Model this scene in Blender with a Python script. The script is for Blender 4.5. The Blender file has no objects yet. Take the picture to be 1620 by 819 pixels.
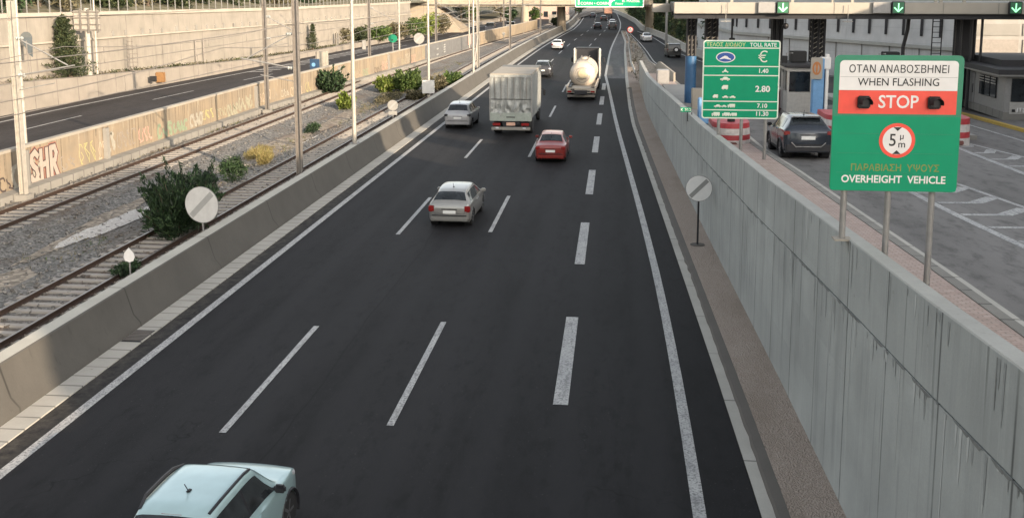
import bpy, bmesh, math, random
from mathutils import Vector, Matrix, noise
random.seed(7)
sc = bpy.context.scene
COL = sc.collection
# ------------------------------------------------------------------ camera, sky, sun, exposure
F_PX, CX, CY, CAM_H = 1675.0, 810.0, 230.0, 9.3
PITCH = math.atan(252 / F_PX)
YAW = math.atan(167 * math.cos(PITCH) / F_PX)
cam_data = bpy.data.cameras.new('camera')
cam = bpy.data.objects.new('camera', cam_data); COL.objects.link(cam)
cam.location = (0, 0, CAM_H)
cam.rotation_euler = (math.pi / 2 - PITCH, 0, YAW)
cam_data.sensor_width = 36.0
cam_data.lens = F_PX / 1620 * 36
cam_data.shift_y = -(409.5 - CY) / 1620
cam_data.clip_end = 3000
sc.camera = cam
SUN_AZ, SUN_EL = 135.0, 14.0            # clockwise from +Y (the way the road runs)
world = bpy.data.worlds.new('World'); sc.world = world; world.use_nodes = True
wn = world.node_tree; wn.nodes.clear()
w_out = wn.nodes.new('ShaderNodeOutputWorld'); w_bg = wn.nodes.new('ShaderNodeBackground')
w_sky = wn.nodes.new('ShaderNodeTexSky'); w_sky.sky_type = 'NISHITA'; w_sky.sun_disc = False
w_sky.sun_elevation = math.radians(SUN_EL); w_sky.sun_rotation = math.radians(SUN_AZ)
w_sky.dust_density = 2.5; w_sky.air_density = 1.0; w_sky.ozone_density = 1.0
w_bg.inputs['Strength'].default_value = 0.15
w_tint = wn.nodes.new('ShaderNodeMix'); w_tint.data_type = 'RGBA'; w_tint.blend_type = 'MULTIPLY'      # hazy, less blue morning sky
w_tint.inputs[0].default_value = 1.0; w_tint.inputs[7].default_value = (1.03, 1.0, 0.955, 1)
w_hs = wn.nodes.new('ShaderNodeHueSaturation'); w_hs.inputs['Saturation'].default_value = 0.38
wn.links.new(w_sky.outputs[0], w_hs.inputs['Color']); wn.links.new(w_hs.outputs[0], w_tint.inputs[6]); wn.links.new(w_tint.outputs[2], w_bg.inputs[0]); wn.links.new(w_bg.outputs[0], w_out.inputs[0])
sun_d = bpy.data.lights.new('sun', 'SUN'); sun = bpy.data.objects.new('sun', sun_d); COL.objects.link(sun)
sun_d.energy = 3.3; sun_d.angle = math.radians(0.5); sun_d.color = (1.0, 0.80, 0.58)
_a, _e = math.radians(SUN_AZ), math.radians(SUN_EL)
SUN_DIR = Vector((math.sin(_a) * math.cos(_e), math.cos(_a) * math.cos(_e), math.sin(_e)))
sun.rotation_euler = SUN_DIR.to_track_quat('Z', 'Y').to_euler()
sc.view_settings.view_transform = 'Standard'; sc.view_settings.look = 'None'
sc.view_settings.gamma = 1.0; sc.view_settings.use_curve_mapping = False
sc.view_settings.exposure = 1.55
sc.render.engine = 'CYCLES'
sc.cycles.max_bounces = 5; sc.cycles.diffuse_bounces = 3; sc.cycles.glossy_bounces = 2
sc.cycles.transparent_max_bounces = 4; sc.cycles.caustics_reflective = False; sc.cycles.caustics_refractive = False
try: sc.cycles.use_denoising = True
except Exception: pass

# ------------------------------------------------------------------ measured ground (metres; X right, Y along the road, Z up)
def lerp_tab(tab, v):
    if v <= tab[0][0]: return tab[0][1]
    for (a, p), (b, q) in zip(tab, tab[1:]):
        if v <= b: return p + (q - p) * (v - a) / (b - a)
    return tab[-1][1]
def ss(a, b, v):
    t = min(1, max(0, (v - a) / (b - a))); return t * t * (3 - 2 * t)
def S(Y):                                   # sideways bend of the main road
    if Y < 115: return 0.0
    if Y < 230: return 2.4 * ((Y - 115) / 115) ** 2
    return lerp_tab([(230, 2.4), (262, 2.5), (305, 2.0), (361, 1.3), (450, -2.5), (560, -11), (700, -26)], Y)
def S2(Y): return lerp_tab([(0, 0), (75, 0), (93, .9), (122, 2.8), (160, 5), (200, 8), (260, 12), (400, 22)], Y)   # far carriageway
def S3(Y): return lerp_tab([(0, 0), (100, .2), (134, 1.2), (160, 2.4), (186, 4), (205, 5.4), (260, 8.5), (400, 17)], Y)   # far track
WALLX = [(0, 4.45), (17.75, 4.11), (24.3, 3.94), (38.3, 3.47), (70.8, 2.49), (80.4, 2.28), (97, 2.2), (130, 2.2)]
WALLT = [(0, 5.75), (11, 5.38), (13.9, 5.19), (18.7, 4.93), (27.8, 4.44), (42, 3.88), (57, 3.41), (80, 2.65), (102, 2.25)]
def pz(Y): return lerp_tab([(-40, 6.0), (0, 4.75), (11, 4.38), (13.9, 4.19), (18.7, 3.93), (27.8, 3.44), (42, 2.88), (57, 2.41), (80, 1.65), (102, 1.22), (130, .30), (152, .02), (2000, .02)], Y)
ASPH = [(0, 3.0), (17.9, 2.68), (24.6, 2.51), (38.8, 2.08), (71.8, 1.09), (83, .97), (108, .91), (155, 1.05), (179, 1.3), (222, 0.9 + S(222) - 2.2)]
def asph(Y): return lerp_tab(ASPH, Y)
KERB = [(0, 6.0), (14, 6.2), (20, 6.25), (28, 6.2), (36, 6.0), (43, 5.7), (60, 5.6), (80, 5.1), (93, 4.76), (123, 4.05), (152, 3.9), (175, 3.4), (222, 1.9)]
def kerbx(Y): return lerp_tab(KERB, Y)
def frange(a, b, n): return [a + (b - a) * i / n for i in range(n + 1)]

# ------------------------------------------------------------------ materials
class NT:
    def __init__(s, name):
        s.m = bpy.data.materials.new(name); s.m.use_nodes = True
        s.t = s.m.node_tree; s.t.nodes.clear()
        s.out = s.t.nodes.new('ShaderNodeOutputMaterial'); s.b = s.t.nodes.new('ShaderNodeBsdfPrincipled')
        s.t.links.new(s.b.outputs[0], s.out.inputs[0])
        s.tc = s.t.nodes.new('ShaderNodeTexCoord')
    def L(s, a, b): s.t.links.new(a, b)
    def map(s, sx=1, sy=1, sz=1):
        n = s.t.nodes.new('ShaderNodeMapping'); n.inputs['Scale'].default_value = (sx, sy, sz)
        s.L(s.tc.outputs['Object'], n.inputs[0]); return n.outputs[0]
    def noise(s, vec, scale, detail=3, rough=.55):
        n = s.t.nodes.new('ShaderNodeTexNoise'); n.inputs['Scale'].default_value = scale
        n.inputs['Detail'].default_value = detail; n.inputs['Roughness'].default_value = rough
        if vec is not None: s.L(vec, n.inputs['Vector'])
        return n.outputs['Fac']
    def ramp(s, fac, stops):
        n = s.t.nodes.new('ShaderNodeValToRGB')
        while len(n.color_ramp.elements) < len(stops): n.color_ramp.elements.new(.5)
        for e, (p, c) in zip(n.color_ramp.elements, stops):
            e.position = p; e.color = (c, c, c, 1) if not isinstance(c, tuple) else (*c[:3], 1)
        s.L(fac, n.inputs[0]); return n.outputs[0]
    def mix(s, fac, a, b, mode='MIX'):
        n = s.t.nodes.new('ShaderNodeMix'); n.data_type = 'RGBA'; n.blend_type = mode
        for v, i in ((fac, 0), (a, 6), (b, 7)):
            if hasattr(v, 'node'): s.L(v, n.inputs[i])
            elif isinstance(v, tuple): n.inputs[i].default_value = (*v[:3], 1)
            else: n.inputs[i].default_value = v if i == 0 else (v, v, v, 1)
        return n.outputs[2]
    def math(s, op, a, b=None):
        n = s.t.nodes.new('ShaderNodeMath'); n.operation = op
        for i, v in enumerate((a, b)):
            if v is None: continue
            if hasattr(v, 'node'): s.L(v, n.inputs[i])
            else: n.inputs[i].default_value = v
        return n.outputs[0]
    def xyz(s):
        n = s.t.nodes.new('ShaderNodeSeparateXYZ'); s.L(s.tc.outputs['Object'], n.inputs[0]); return n.outputs
    def done(s, col, rough=.7, metal=0, bump=None, bs=.2, bd=.02, **kw):
        if hasattr(col, 'node'): s.L(col, s.b.inputs['Base Color'])
        else: s.b.inputs['Base Color'].default_value = (*col[:3], 1)
        if hasattr(rough, 'node'): s.L(rough, s.b.inputs['Roughness'])
        else: s.b.inputs['Roughness'].default_value = rough
        s.b.inputs['Metallic'].default_value = metal
        for k, v in kw.items():
            s.b.inputs[k.replace('_', ' ')].default_value = v
        if bump is not None:
            n = s.t.nodes.new('ShaderNodeBump'); n.inputs['Strength'].default_value = bs; n.inputs['Distance'].default_value = bd
            s.L(bump, n.inputs['Height']); s.L(n.outputs[0], s.b.inputs['Normal'])
        return s.m
def sc_(c, k): return tuple(min(1, v * k) for v in c)
def plain(name, c, rough=.6, metal=0, var=.18, scale=6, **kw):      # a colour with uneven wear
    n = NT(name); f = n.noise(n.map(), scale, 4)
    return n.done(n.ramp(f, [(.25, sc_(c, 1 - var)), (.75, sc_(c, 1 + var * .6))]), rough, metal, **kw)
def paint(name, c, rough=.28, metal=.25):
    n = NT(name); f = n.noise(n.map(), 3, 3)
    return n.done(n.ramp(f, [(.2, sc_(c, .9)), (.8, sc_(c, 1.05))]), rough, metal, Coat_Weight=.5, Coat_Roughness=.12)
def asphalt(name, c, tracks=True, s=1.0):
    n = NT(name); v = n.map()
    big = n.noise(n.map(.5, .06, 1), 1.2, 4); fine = n.noise(v, 55, 3, .7); mid = n.noise(n.map(1, .35, 1), 1.1, 5, .6)
    c1 = n.mix(n.ramp(big, [(.36, 0.), (.62, 1.)]), sc_(c, .68), sc_(c, 1.5))
    c1 = n.mix(n.ramp(mid, [(.40, 0.), (.66, .6)]), c1, sc_(c, 1.45))
    c1 = n.mix(n.ramp(fine, [(.3, .0), (.8, .65)]), c1, sc_(c, 2.1))
    spk = n.noise(v, 21, 2, .5)
    c1 = n.mix(n.ramp(spk, [(.70, 0.), (.76, .6)]), c1, (.14, .135, .13))
    blot = n.noise(n.map(1.5, .5, 1), 2.2, 6, .7); c1 = n.mix(n.ramp(blot, [(.50, 0.), (.66, .6)]), c1, sc_(c, .55))
    if tracks:                                            # tyre-polished bands in each lane, oil drip lines, dust and sealed seams
        X = n.xyz()[0]
        oil = n.math('COSINE', n.math('MULTIPLY', n.math('ADD', X, 6.43), 2 * math.pi / 3.44))
        c1 = n.mix(n.math('MULTIPLY', n.ramp(oil, [(.55, 0.), (1., .55)]), n.ramp(n.noise(n.map(1.2, .16, 1), 1.0, 5, .65), [(.42, 0.), (.62, 1.)])), c1, sc_(c, .5))
        du = n.ramp(n.math('ABSOLUTE', n.math('ADD', X, 12.3)), [(.15, .5), (.75, 0.)]); c1 = n.mix(n.math('MULTIPLY', du, n.ramp(n.noise(v, 3, 5, .7), [(.35, 0.), (.65, 1.)])), c1, (.12, .11, .095))
        cr = n.t.nodes.new('ShaderNodeTexVoronoi'); cr.feature = 'DISTANCE_TO_EDGE'; cr.inputs['Scale'].default_value = 1.0
        wv = n.t.nodes.new('ShaderNodeVectorMath'); wv.operation = 'ADD'; nz = n.t.nodes.new('ShaderNodeTexNoise'); nz.inputs['Scale'].default_value = 1.3; n.L(n.map(), nz.inputs['Vector'])
        n.L(n.map(.16, .09, .1), wv.inputs[0]); ms = n.t.nodes.new('ShaderNodeVectorMath'); ms.operation = 'SCALE'; ms.inputs['Scale'].default_value = .22; n.L(nz.outputs['Color'], ms.inputs[0]); n.L(ms.outputs[0], wv.inputs[1]); n.L(wv.outputs[0], cr.inputs['Vector'])
        c1 = n.mix(n.math('MULTIPLY', n.ramp(cr.outputs['Distance'], [(.0012, .8), (.004, 0.)]), n.ramp(n.noise(n.map(.2, .08, 1), 1.0, 2), [(.48, 0.), (.56, 1.)])), c1, sc_(c, .4))
        w = n.math('SINE', n.math('MULTIPLY', n.math('ADD', X, 8.15), 2 * math.pi / 1.72))
        c1 = n.mix(n.ramp(w, [(.1, 0.), (1., .55)]), c1, sc_(c, 1.9))
        wob = n.math('ADD', X, n.math('MULTIPLY', n.noise(n.map(.2, .2, .2), 1.0, 2), .5))
        se = n.math('ABSOLUTE', n.math('ADD', wob, 6.62))
        c1 = n.mix(n.ramp(se, [(.010, .6), (.03, 0.)]), c1, sc_(c, .45))
    return n.done(c1, n.ramp(fine, [(.3, .66), (.8, .95)]), 0, bump=fine, bs=.35, bd=.01, Specular_IOR_Level=.16)
def concrete(name, c, streak=.5, joints=0, jaxis=1, tint=None, dirt=(.10, .085, .07), hline=None, rough=.85, tone=0):
    n = NT(name); v = n.map()
    a = n.noise(n.map(.5, .5, .5), 1.3, 5, .6); f = n.noise(v, 26, 4, .65)
    msk = n.ramp(n.noise(n.map(.35, .35, .5), 1.0, 3), [(.40, .15), (.62, 1.)])
    st = n.noise(n.map(2.6, 2.6, .13), 1.0, 5, .66); st2 = n.noise(n.map(8, 8, .16), 1.0, 3, .6); st3 = n.noise(n.map(5, 5, .09), 1.3, 2, .5)
    c1 = n.mix(n.ramp(a, [(.3, 0.), (.7, 1.)]), sc_(c, .84), tint or sc_(c, 1.10))
    c1 = n.mix(n.math('MULTIPLY', n.ramp(st, [(.50, 0.), (.74, streak)]), msk), c1, sc_(c, .62))
    c1 = n.mix(n.ramp(st2, [(.58, 0.), (.75, streak * .55)]), c1, sc_(c, 1.32))
    c1 = n.mix(n.math('MULTIPLY', n.ramp(st3, [(.64, 0.), (.70, streak * .85)]), msk), c1, sc_(c, .34))
    c1 = n.mix(n.ramp(f, [(.35, 0.), (.75, .35)]), c1, sc_(c, .72))
    sp = n.noise(v, 3.1, 6, .7)
    c1 = n.mix(n.ramp(sp, [(.66, 0.), (.74, .5)]), c1, dirt)
    if joints:
        X = n.xyz()[jaxis]
        if tone:
            wn_ = n.t.nodes.new('ShaderNodeTexWhiteNoise'); wn_.noise_dimensions = '2D'; cv = n.t.nodes.new('ShaderNodeCombineXYZ')
            n.L(n.math('FLOOR', n.math('ADD', n.math('DIVIDE', X, joints), .5)), cv.inputs[0]); n.L(n.math('FLOOR', n.math('MULTIPLY', n.xyz()[2], .8)), cv.inputs[1]); n.L(cv.outputs[0], wn_.inputs['Vector'])
            c1 = n.mix(n.math('MULTIPLY', wn_.outputs['Value'], tone), c1, sc_(c, .66))
        d = n.math('ABSOLUTE', n.math('SUBTRACT', n.math('FRACT', n.math('DIVIDE', X, joints)), .5))
        j = n.ramp(d, [(.006 / joints * 2, .9), (.02 / joints * 2, 0.)])
        j = n.math('MULTIPLY', j, n.ramp(n.noise(n.map(.4, .4, .7), 1.4, 3), [(.32, .35), (.58, 1.)])); c1 = n.mix(j, c1, sc_(c, .18))
    if hline:
        Z = n.xyz()[2]
        d = n.math('ABSOLUTE', n.math('SUBTRACT', n.math('FRACT', n.math('DIVIDE', Z, hline)), .5))
        c1 = n.mix(n.ramp(d, [(.006, .35), (.016, 0.)]), c1, sc_(c, .4))
    return n.done(c1, rough, 0, bump=f, bs=.25, bd=.01)
def gravel(name, cols, scale=14, rough=.95):
    n = NT(name); v = n.map()
    vo = n.t.nodes.new('ShaderNodeTexVoronoi'); vo.inputs['Scale'].default_value = scale; n.L(v, vo.inputs['Vector'])
    hs = n.t.nodes.new('ShaderNodeSeparateColor'); n.L(vo.outputs['Color'], hs.inputs[0])
    c1 = n.ramp(hs.outputs[0], [(0., cols[0]), (.5, cols[1]), (1., cols[2])])
    big = n.noise(n.map(.35, .12, .35), 1.5, 5, .65)
    c1 = n.mix(n.ramp(big, [(.50, 0.), (.64, .75)]), c1, cols[3])
    c1 = n.mix(n.ramp(n.noise(n.map(.5, .3, .5), 1.1, 4), [(.55, 0.), (.7, .5)]), c1, cols[4])
    return n.done(c1, rough, 0, bump=vo.outputs['Distance'], bs=.9, bd=.05)
def leafmat(name, cols):
    n = NT(name); g = n.t.nodes.new('ShaderNodeNewGeometry')
    c1 = n.ramp(g.outputs['Random Per Island'], [(0., cols[0]), (.45, cols[1]), (.8, cols[2]), (1., cols[3])])
    c1 = n.mix(n.ramp(n.noise(n.map(), .9, 3), [(.4, 0.), (.65, .6)]), c1, cols[0])
    m = n.done(c1, .6, 0, Specular_IOR_Level=.25)
    tr = n.t.nodes.new('ShaderNodeBsdfTranslucent'); mx = n.t.nodes.new('ShaderNodeMixShader'); mx.inputs[0].default_value = .22
    n.L(c1, tr.inputs[0]); n.L(n.b.outputs[0], mx.inputs[1]); n.L(tr.outputs[0], mx.inputs[2]); n.L(mx.outputs[0], n.out.inputs[0])
    return m
def emit(name, c, st):
    n = NT(name); n.b.inputs['Emission Color'].default_value = (*c, 1); n.b.inputs['Emission Strength'].default_value = st
    return n.done(c, .5)
def bricks(name, c1, c2, mortar, sx, sy):
    n = NT(name); b = n.t.nodes.new('ShaderNodeTexBrick'); n.L(n.map(), b.inputs['Vector'])
    b.inputs['Color1'].default_value = (*c1, 1); b.inputs['Color2'].default_value = (*c2, 1); b.inputs['Mortar'].default_value = (*mortar, 1)
    b.inputs['Scale'].default_value = 1; b.inputs['Brick Width'].default_value = sx; b.inputs['Row Height'].default_value = sy; b.inputs['Mortar Size'].default_value = .012
    c = n.mix(n.ramp(n.noise(n.map(), 1.6, 5, .65), [(.4, 0.), (.7, .6)]), b.outputs['Color'], sc_(c1, .62))
    c = n.mix(n.ramp(n.noise(n.map(), 9, 5, .65), [(.45, 0.), (.75, .5)]), c, sc_(c1, 1.3))
    return n.done(c, .9)
M = dict(
    road=asphalt('asphalt', (.0112, .0109, .0118)), road_far=asphalt('old asphalt', (.029, .0265, .0265), False),
    road_new=asphalt('fresh asphalt', (.0095, .0093, .0103), False), plaza=asphalt('worn plaza asphalt', (.118, .113, .109), False),
    patch=asphalt('grey patch asphalt', (.062, .062, .064), False),
    wall=concrete('grey retaining concrete', (.345, .362, .35), .95, 2.45, 1, (.40, .42, .405), tone=.30),
    wall_top=concrete('pale coping concrete', (.36, .36, .335), .25),
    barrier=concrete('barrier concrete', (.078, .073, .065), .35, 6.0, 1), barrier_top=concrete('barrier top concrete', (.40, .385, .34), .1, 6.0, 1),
    gutter=concrete('gutter slab concrete', (.40, .385, .35), .05, .62, 1), gutter_r=concrete('worn gutter concrete', (.42, .405, .365), .05, 3.1, 1),
    kerb=concrete('kerb concrete', (.22, .21, .19), .1, 1.0, 1), kerb_dark=concrete('crumbling kerb edge', (.095, .085, .075), .1),
    foot=gravel('brown footway surface', ((.30, .245, .205), (.34, .28, .235), (.38, .315, .268), (.255, .205, .165), (.41, .35, .305)), 26),
    graf=concrete('graffiti wall concrete', (.235, .195, .145), .8, 4.05, 1, (.29, .225, .15)),
    tall=concrete('pale retaining concrete', (.225, .205, .175), .6, 5.1, 1, (.26, .235, .20)),
    plaza_wall=concrete('grey panel wall concrete', (.50, .50, .50), .35, 0, 1, None, (.1, .1, .1), 1.25),
    pale=concrete('pale concrete', (.32, .29, .245), .25), bridge=concrete('bridge concrete', (.33, .28, .215), .3, 3.7, 0),
    low=concrete('low wall concrete', (.235, .21, .18), .3, 3.0, 1), island=concrete('island concrete', (.27, .26, .24), .1),
    brick=bricks('pink brick paving', (.40, .30, .26), (.46, .37, .33), (.26, .21, .185), .2, .1),
    line=None, ballast=gravel('ballast stones', ((.055, .053, .050), (.125, .120, .112), (.25, .24, .225), (.105, .078, .058), (.19, .165, .13)), 13),
    dirt=gravel('railway dirt', ((.12, .10, .08), (.22, .185, .145), (.36, .31, .25), (.15, .11, .08), (.26, .22, .17)), 6),
    lime=gravel('crushed white limestone', ((.36, .34, .32), (.50, .475, .45), (.60, .58, .55), (.42, .39, .36), (.5, .47, .44)), 16),
    sleeper=concrete('sleeper concrete', (.30, .275, .245), .1), rail=plain('rusty rail steel', (.075, .048, .036), .6, .5),
    railtop=plain('worn rail steel', (.20, .175, .16), .4, .8),
    galv=plain('galvanised steel', (.26, .255, .245), .55, .4), mast=plain('weathered mast steel', (.21, .19, .17), .6, .4),
    mast_light=plain('pale painted steel', (.34, .315, .275), .55, .1), dark=plain('dark painted steel', (.018, .018, .022), .5, .2),
    black=plain('black rubber', (.012, .012, .013), .75), tyre=plain('tyre rubber', (.016, .016, .017), .85), rim=plain('alloy rim', (.32, .32, .33), .35, .8),
    glass=None, white=plain('white sign face', (.70, .68, .66), .45, 0, .06), grey=plain('grey sign stripe', (.30, .30, .29), .5, 0, .08),
    green=plain('green sign face', (.0, .255, .125), .5, 0, .08, 2.5, Specular_IOR_Level=.25), green_dk=plain('green sign border', (.010, .19, .105), .4, 0, .08),
    red=plain('red sign face', (.74, .065, .040), .4, 0, .08), blk=plain('black lettering', (.015, .015, .015), .5),
    yellowish=plain('yellowish lettering', (.50, .56, .25), .5, 0, .1), cream=plain('cream lettering', (.66, .70, .60), .5, 0, .05), faded=plain('faded ochre lettering', (.20, .26, .06), .6, 0, .3, 30),
    blue=plain('blue column paint', (.030, .10, .215), .45, 0, .2, 2), blue_lt=plain('pale blue panel paint', (.14, .30, .52), .5, 0, .15),
    fascia=plain('cream canopy fascia', (.31, .285, .245), .45, .0, .08, 1.5), booth=plain('cream booth panel', (.40, .385, .36), .5),
    bld=plain('grey cladding panel', (.26, .255, .25), .45, 0, .12), roof=plain('dark roofing', (.030, .029, .032), .7),
    stripe_red=plain('red plastic', (.40, .045, .055), .5, 0, .3, 5), stripe_white=plain('white plastic', (.56, .52, .50), .5, 0, .3, 5),
    sign_faded=plain('faded sign face', (.27, .262, .245), .5, 0, .15, 3), hoard=plain('shade toned hoarding', (.135, .135, .135), .7, 0, .25, 2), sign_pale=plain('pale sign face', (.80, .79, .77), .5, 0, .08, 3), sign_dull=plain('grimy white sign face', (.50, .495, .48), .5, 0, .16, 3), orange=plain('orange plastic', (.22, .12, .05), .5), trunk=plain('bark', (.10, .075, .055), .9),
    tarp=None, amber=plain('amber lens', (.6, .22, .03), .3), lens=plain('red lens', (.20, .010, .010), .25), lamp=plain('clear lens', (.55, .56, .58), .2),
    plate=plain('white number plate', (.68, .68, .66), .4, 0, .05), ground=plain('dry earth and weeds', (.13, .12, .075), .95, 0, .4, .3),
    led=emit('green signal light', (.35, 1.0, .5), .42), yellow=plain('yellow kerb paint', (.42, .28, .05), .7),
    leaf_dark=leafmat('dark leaves', ((.012, .022, .012), (.026, .050, .022), (.045, .085, .033), (.085, .13, .06))),
    leaf_cyp=leafmat('cypress needles', ((.014, .020, .010), (.035, .050, .022), (.065, .082, .035), (.11, .12, .055))),
    leaf_mid=leafmat('green leaves', ((.025, .045, .012), (.06, .10, .025), (.10, .15, .04), (.16, .20, .07))),
    leaf_lime=leafmat('yellow green leaves', ((.06, .09, .015), (.14, .19, .03), (.22, .27, .06), (.30, .30, .12))),
    leaf_dry=leafmat('dry olive leaves', ((.05, .045, .025), (.11, .10, .055), (.17, .15, .09), (.24, .21, .14))),
    leaf_straw=leafmat('straw grass', ((.14, .11, .04), (.26, .21, .08), (.36, .29, .13), (.20, .24, .06))),
)
def _line():
    n = NT('worn road paint'); f = n.noise(n.map(), 17, 5, .75); g = n.noise(n.map(), 1.4, 4)
    c1 = n.ramp(g, [(.3, (.36, .36, .36)), (.7, (.47, .465, .45))])
    c1 = n.mix(n.ramp(f, [(.47, 0.), (.62, .85)]), c1, (.07, .07, .073))
    h = n.noise(n.map(1, .3, 1), 5, 5, .7); c1 = n.mix(n.ramp(h, [(.50, 0.), (.68, .7)]), c1, (.12, .12, .122))
    return n.done(c1, .65)
M['line'] = _line()
def _glass():
    n = NT('tinted car glass'); f = n.noise(n.map(), 2.5, 2)
    return n.done(n.ramp(f, [(.3, (.008, .010, .012)), (.75, (.028, .034, .038))]), .06, 0, Specular_IOR_Level=.6)
M['glass'] = _glass()
def _tarp():
    n = NT('grey tarpaulin'); a = n.noise(n.map(1, 1, .25), 2.2, 5, .6); f = n.noise(n.map(), 9, 4, .6)
    c1 = n.mix(n.ramp(a, [(.32, 0.), (.68, 1.)]), (.165, .175, .17), (.37, .38, .365))
    c1 = n.mix(n.ramp(f, [(.5, 0.), (.72, .5)]), c1, (.17, .175, .17))
    return n.done(c1, .42, 0, bump=a, bs=.5, bd=.06)
M['tarp'] = _tarp()

# ------------------------------------------------------------------ mesh builder and scene helpers
class MB:
    def __init__(s): s.v = []; s.f = []; s.m = []; s.mats = []
    def mi(s, mat):
        if mat not in s.mats: s.mats.append(mat)
        return s.mats.index(mat)
    def add(s, vs, fs, mat=None):
        b = len(s.v); s.v += [tuple(p) for p in vs]; k = s.mi(mat)
        for f in fs: s.f.append([b + i for i in f]); s.m.append(k)
    def box(s, c, d, mat=None, rot=None):
        x, y, z = d[0] / 2, d[1] / 2, d[2] / 2
        vs = [Vector(p) for p in ((-x, -y, -z), (x, -y, -z), (x, y, -z), (-x, y, -z), (-x, -y, z), (x, -y, z), (x, y, z), (-x, y, z))]
        if rot is not None: vs = [rot @ p for p in vs]
        s.add([p + Vector(c) for p in vs], [(3, 2, 1, 0), (4, 5, 6, 7), (0, 1, 5, 4), (1, 2, 6, 5), (2, 3, 7, 6), (3, 0, 4, 7)], mat)
    def bbox(s, c, d, b, mat=None):                        # box with chamfered edges
        bm = bmesh.new(); bmesh.ops.create_cube(bm, size=1)
        for v in bm.verts: v.co = Vector((v.co.x * d[0], v.co.y * d[1], v.co.z * d[2]))
        bmesh.ops.bevel(bm, geom=bm.edges[:], offset=b, segments=2, affect='EDGES')
        bm.verts.index_update()
        s.add([v.co + Vector(c) for v in bm.verts], [[v.index for v in f.verts] for f in bm.faces], mat); bm.free()
    def tube(s, pts, r, n=8, mat=None, cap=True):
        pts = [Vector(p) for p in pts]; rs = r if isinstance(r, (list, tuple)) else [r] * len(pts)
        vs = []; fs = []; up = None
        for i, p in enumerate(pts):
            t = (pts[min(i + 1, len(pts) - 1)] - pts[max(i - 1, 0)])
            t = t.normalized() if t.length > 1e-9 else Vector((0, 0, 1))
            if up is None or abs(t.dot(up)) > .98: up = Vector((0, 0, 1)) if abs(t.z) < .95 else Vector((1, 0, 0))
            a = t.cross(up).normalized(); b = a.cross(t)
            for k in range(n):
                q = 2 * math.pi * k / n; vs.append(p + (a * math.cos(q) + b * math.sin(q)) * rs[i])
        for i in range(len(pts) - 1):
            for k in range(n):
                fs.append((i * n + k, i * n + (k + 1) % n, (i + 1) * n + (k + 1) % n, (i + 1) * n + k))
        if cap: fs.append(tuple(range(n))[::-1]); fs.append(tuple((len(pts) - 1) * n + k for k in range(n)))
        s.add(vs, fs, mat)
    def cyl(s, p0, p1, r, n=16, mat=None): s.tube([p0, p1], r, n, mat)
    def strip(s, left, right, mat=None):                   # sheet between two polylines
        n = len(left); vs = list(left) + list(right)
        s.add(vs, [(i, n + i, n + i + 1, i + 1) for i in range(n - 1)], mat)
    def sweep(s, profs, mat=None, mats=None, cap=True):    # list of cross-sections
        n = len(profs[0]); vs = [p for pr in profs for p in pr]; b = len(s.v); s.v += [tuple(p) for p in vs]
        for i in range(len(profs) - 1):
            for k in range(n - 1):
                s.f.append([b + i * n + k, b + (i + 1) * n + k, b + (i + 1) * n + k + 1, b + i * n + k + 1])
                s.m.append(s.mi(mats[k] if mats else mat))
        if cap:
            s.f.append([b + k for k in range(n)]); s.m.append(s.mi(mats[0] if mats else mat))
            s.f.append([b + (len(profs) - 1) * n + k for k in range(n)][::-1]); s.m.append(s.mi(mats[0] if mats else mat))
    def disc(s, c, r, n=32, axis='Y', mat=None, depth=.01, rx=None):
        vs = []; c = Vector(c)
        for d in (-depth / 2, depth / 2):
            for k in range(n):
                q = 2 * math.pi * k / n; a, b = (rx or r) * math.cos(q), r * math.sin(q)
                vs.append(c + (Vector((a, d, b)) if axis == 'Y' else Vector((d, a, b)) if axis == 'X' else Vector((a, b, d))))
        fs = [tuple(range(n)), tuple(range(2 * n - 1, n - 1, -1))] + [(k, n + k, n + (k + 1) % n, (k + 1) % n) for k in range(n)]
        s.add(vs, fs, mat)
    def prism(s, poly, y0, y1, mat=None):                  # polygon in XZ, thickness along Y
        n = len(poly); vs = [(p[0], y0, p[1]) for p in poly] + [(p[0], y1, p[1]) for p in poly]
        s.add(vs, [tuple(range(n)), tuple(range(2 * n - 1, n - 1, -1))] + [(k, n + k, n + (k + 1) % n, (k + 1) % n) for k in range(n)], mat)
    def lathe(s, prof, axis_o, n=24, mat=None, axis='Y'):  # prof: (r, along)
        o = Vector(axis_o); vs = []; fs = []
        for r, h in prof:
            for k in range(n):
                q = 2 * math.pi * k / n; a, b = r * math.cos(q), r * math.sin(q)
                vs.append(o + (Vector((a, h, b)) if axis == 'Y' else Vector((h, a, b)) if axis == 'X' else Vector((a, b, h))))
        for i in range(len(prof) - 1):
            for k in range(n): fs.append((i * n + k, i * n + (k + 1) % n, (i + 1) * n + (k + 1) % n, (i + 1) * n + k))
        fs.append(tuple(range(n))[::-1]); fs.append(tuple((len(prof) - 1) * n + k for k in range(n)))
        s.add(vs, fs, mat)
    def build(s, name, parent=None, smooth=None, bevel=0):
        me = bpy.data.meshes.new(name); me.from_pydata(s.v, [], s.f); 
        for m in s.mats: me.materials.append(m)
        me.polygons.foreach_set('material_index', s.m)
        bm = bmesh.new(); bm.from_mesh(me); bmesh.ops.recalc_face_normals(bm, faces=bm.faces)
        if bevel:
            bmesh.ops.remove_doubles(bm, verts=bm.verts, dist=1e-5)
        bm.to_mesh(me); bm.free()
        if smooth:
            me.polygons.foreach_set('use_smooth', [True] * len(me.polygons))
            try: me.set_sharp_from_angle(angle=math.radians(smooth))
            except Exception: pass
        me.update()
        o = bpy.data.objects.new(name, me); COL.objects.link(o)
        if parent is not None: o.parent = parent
        return o
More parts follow.
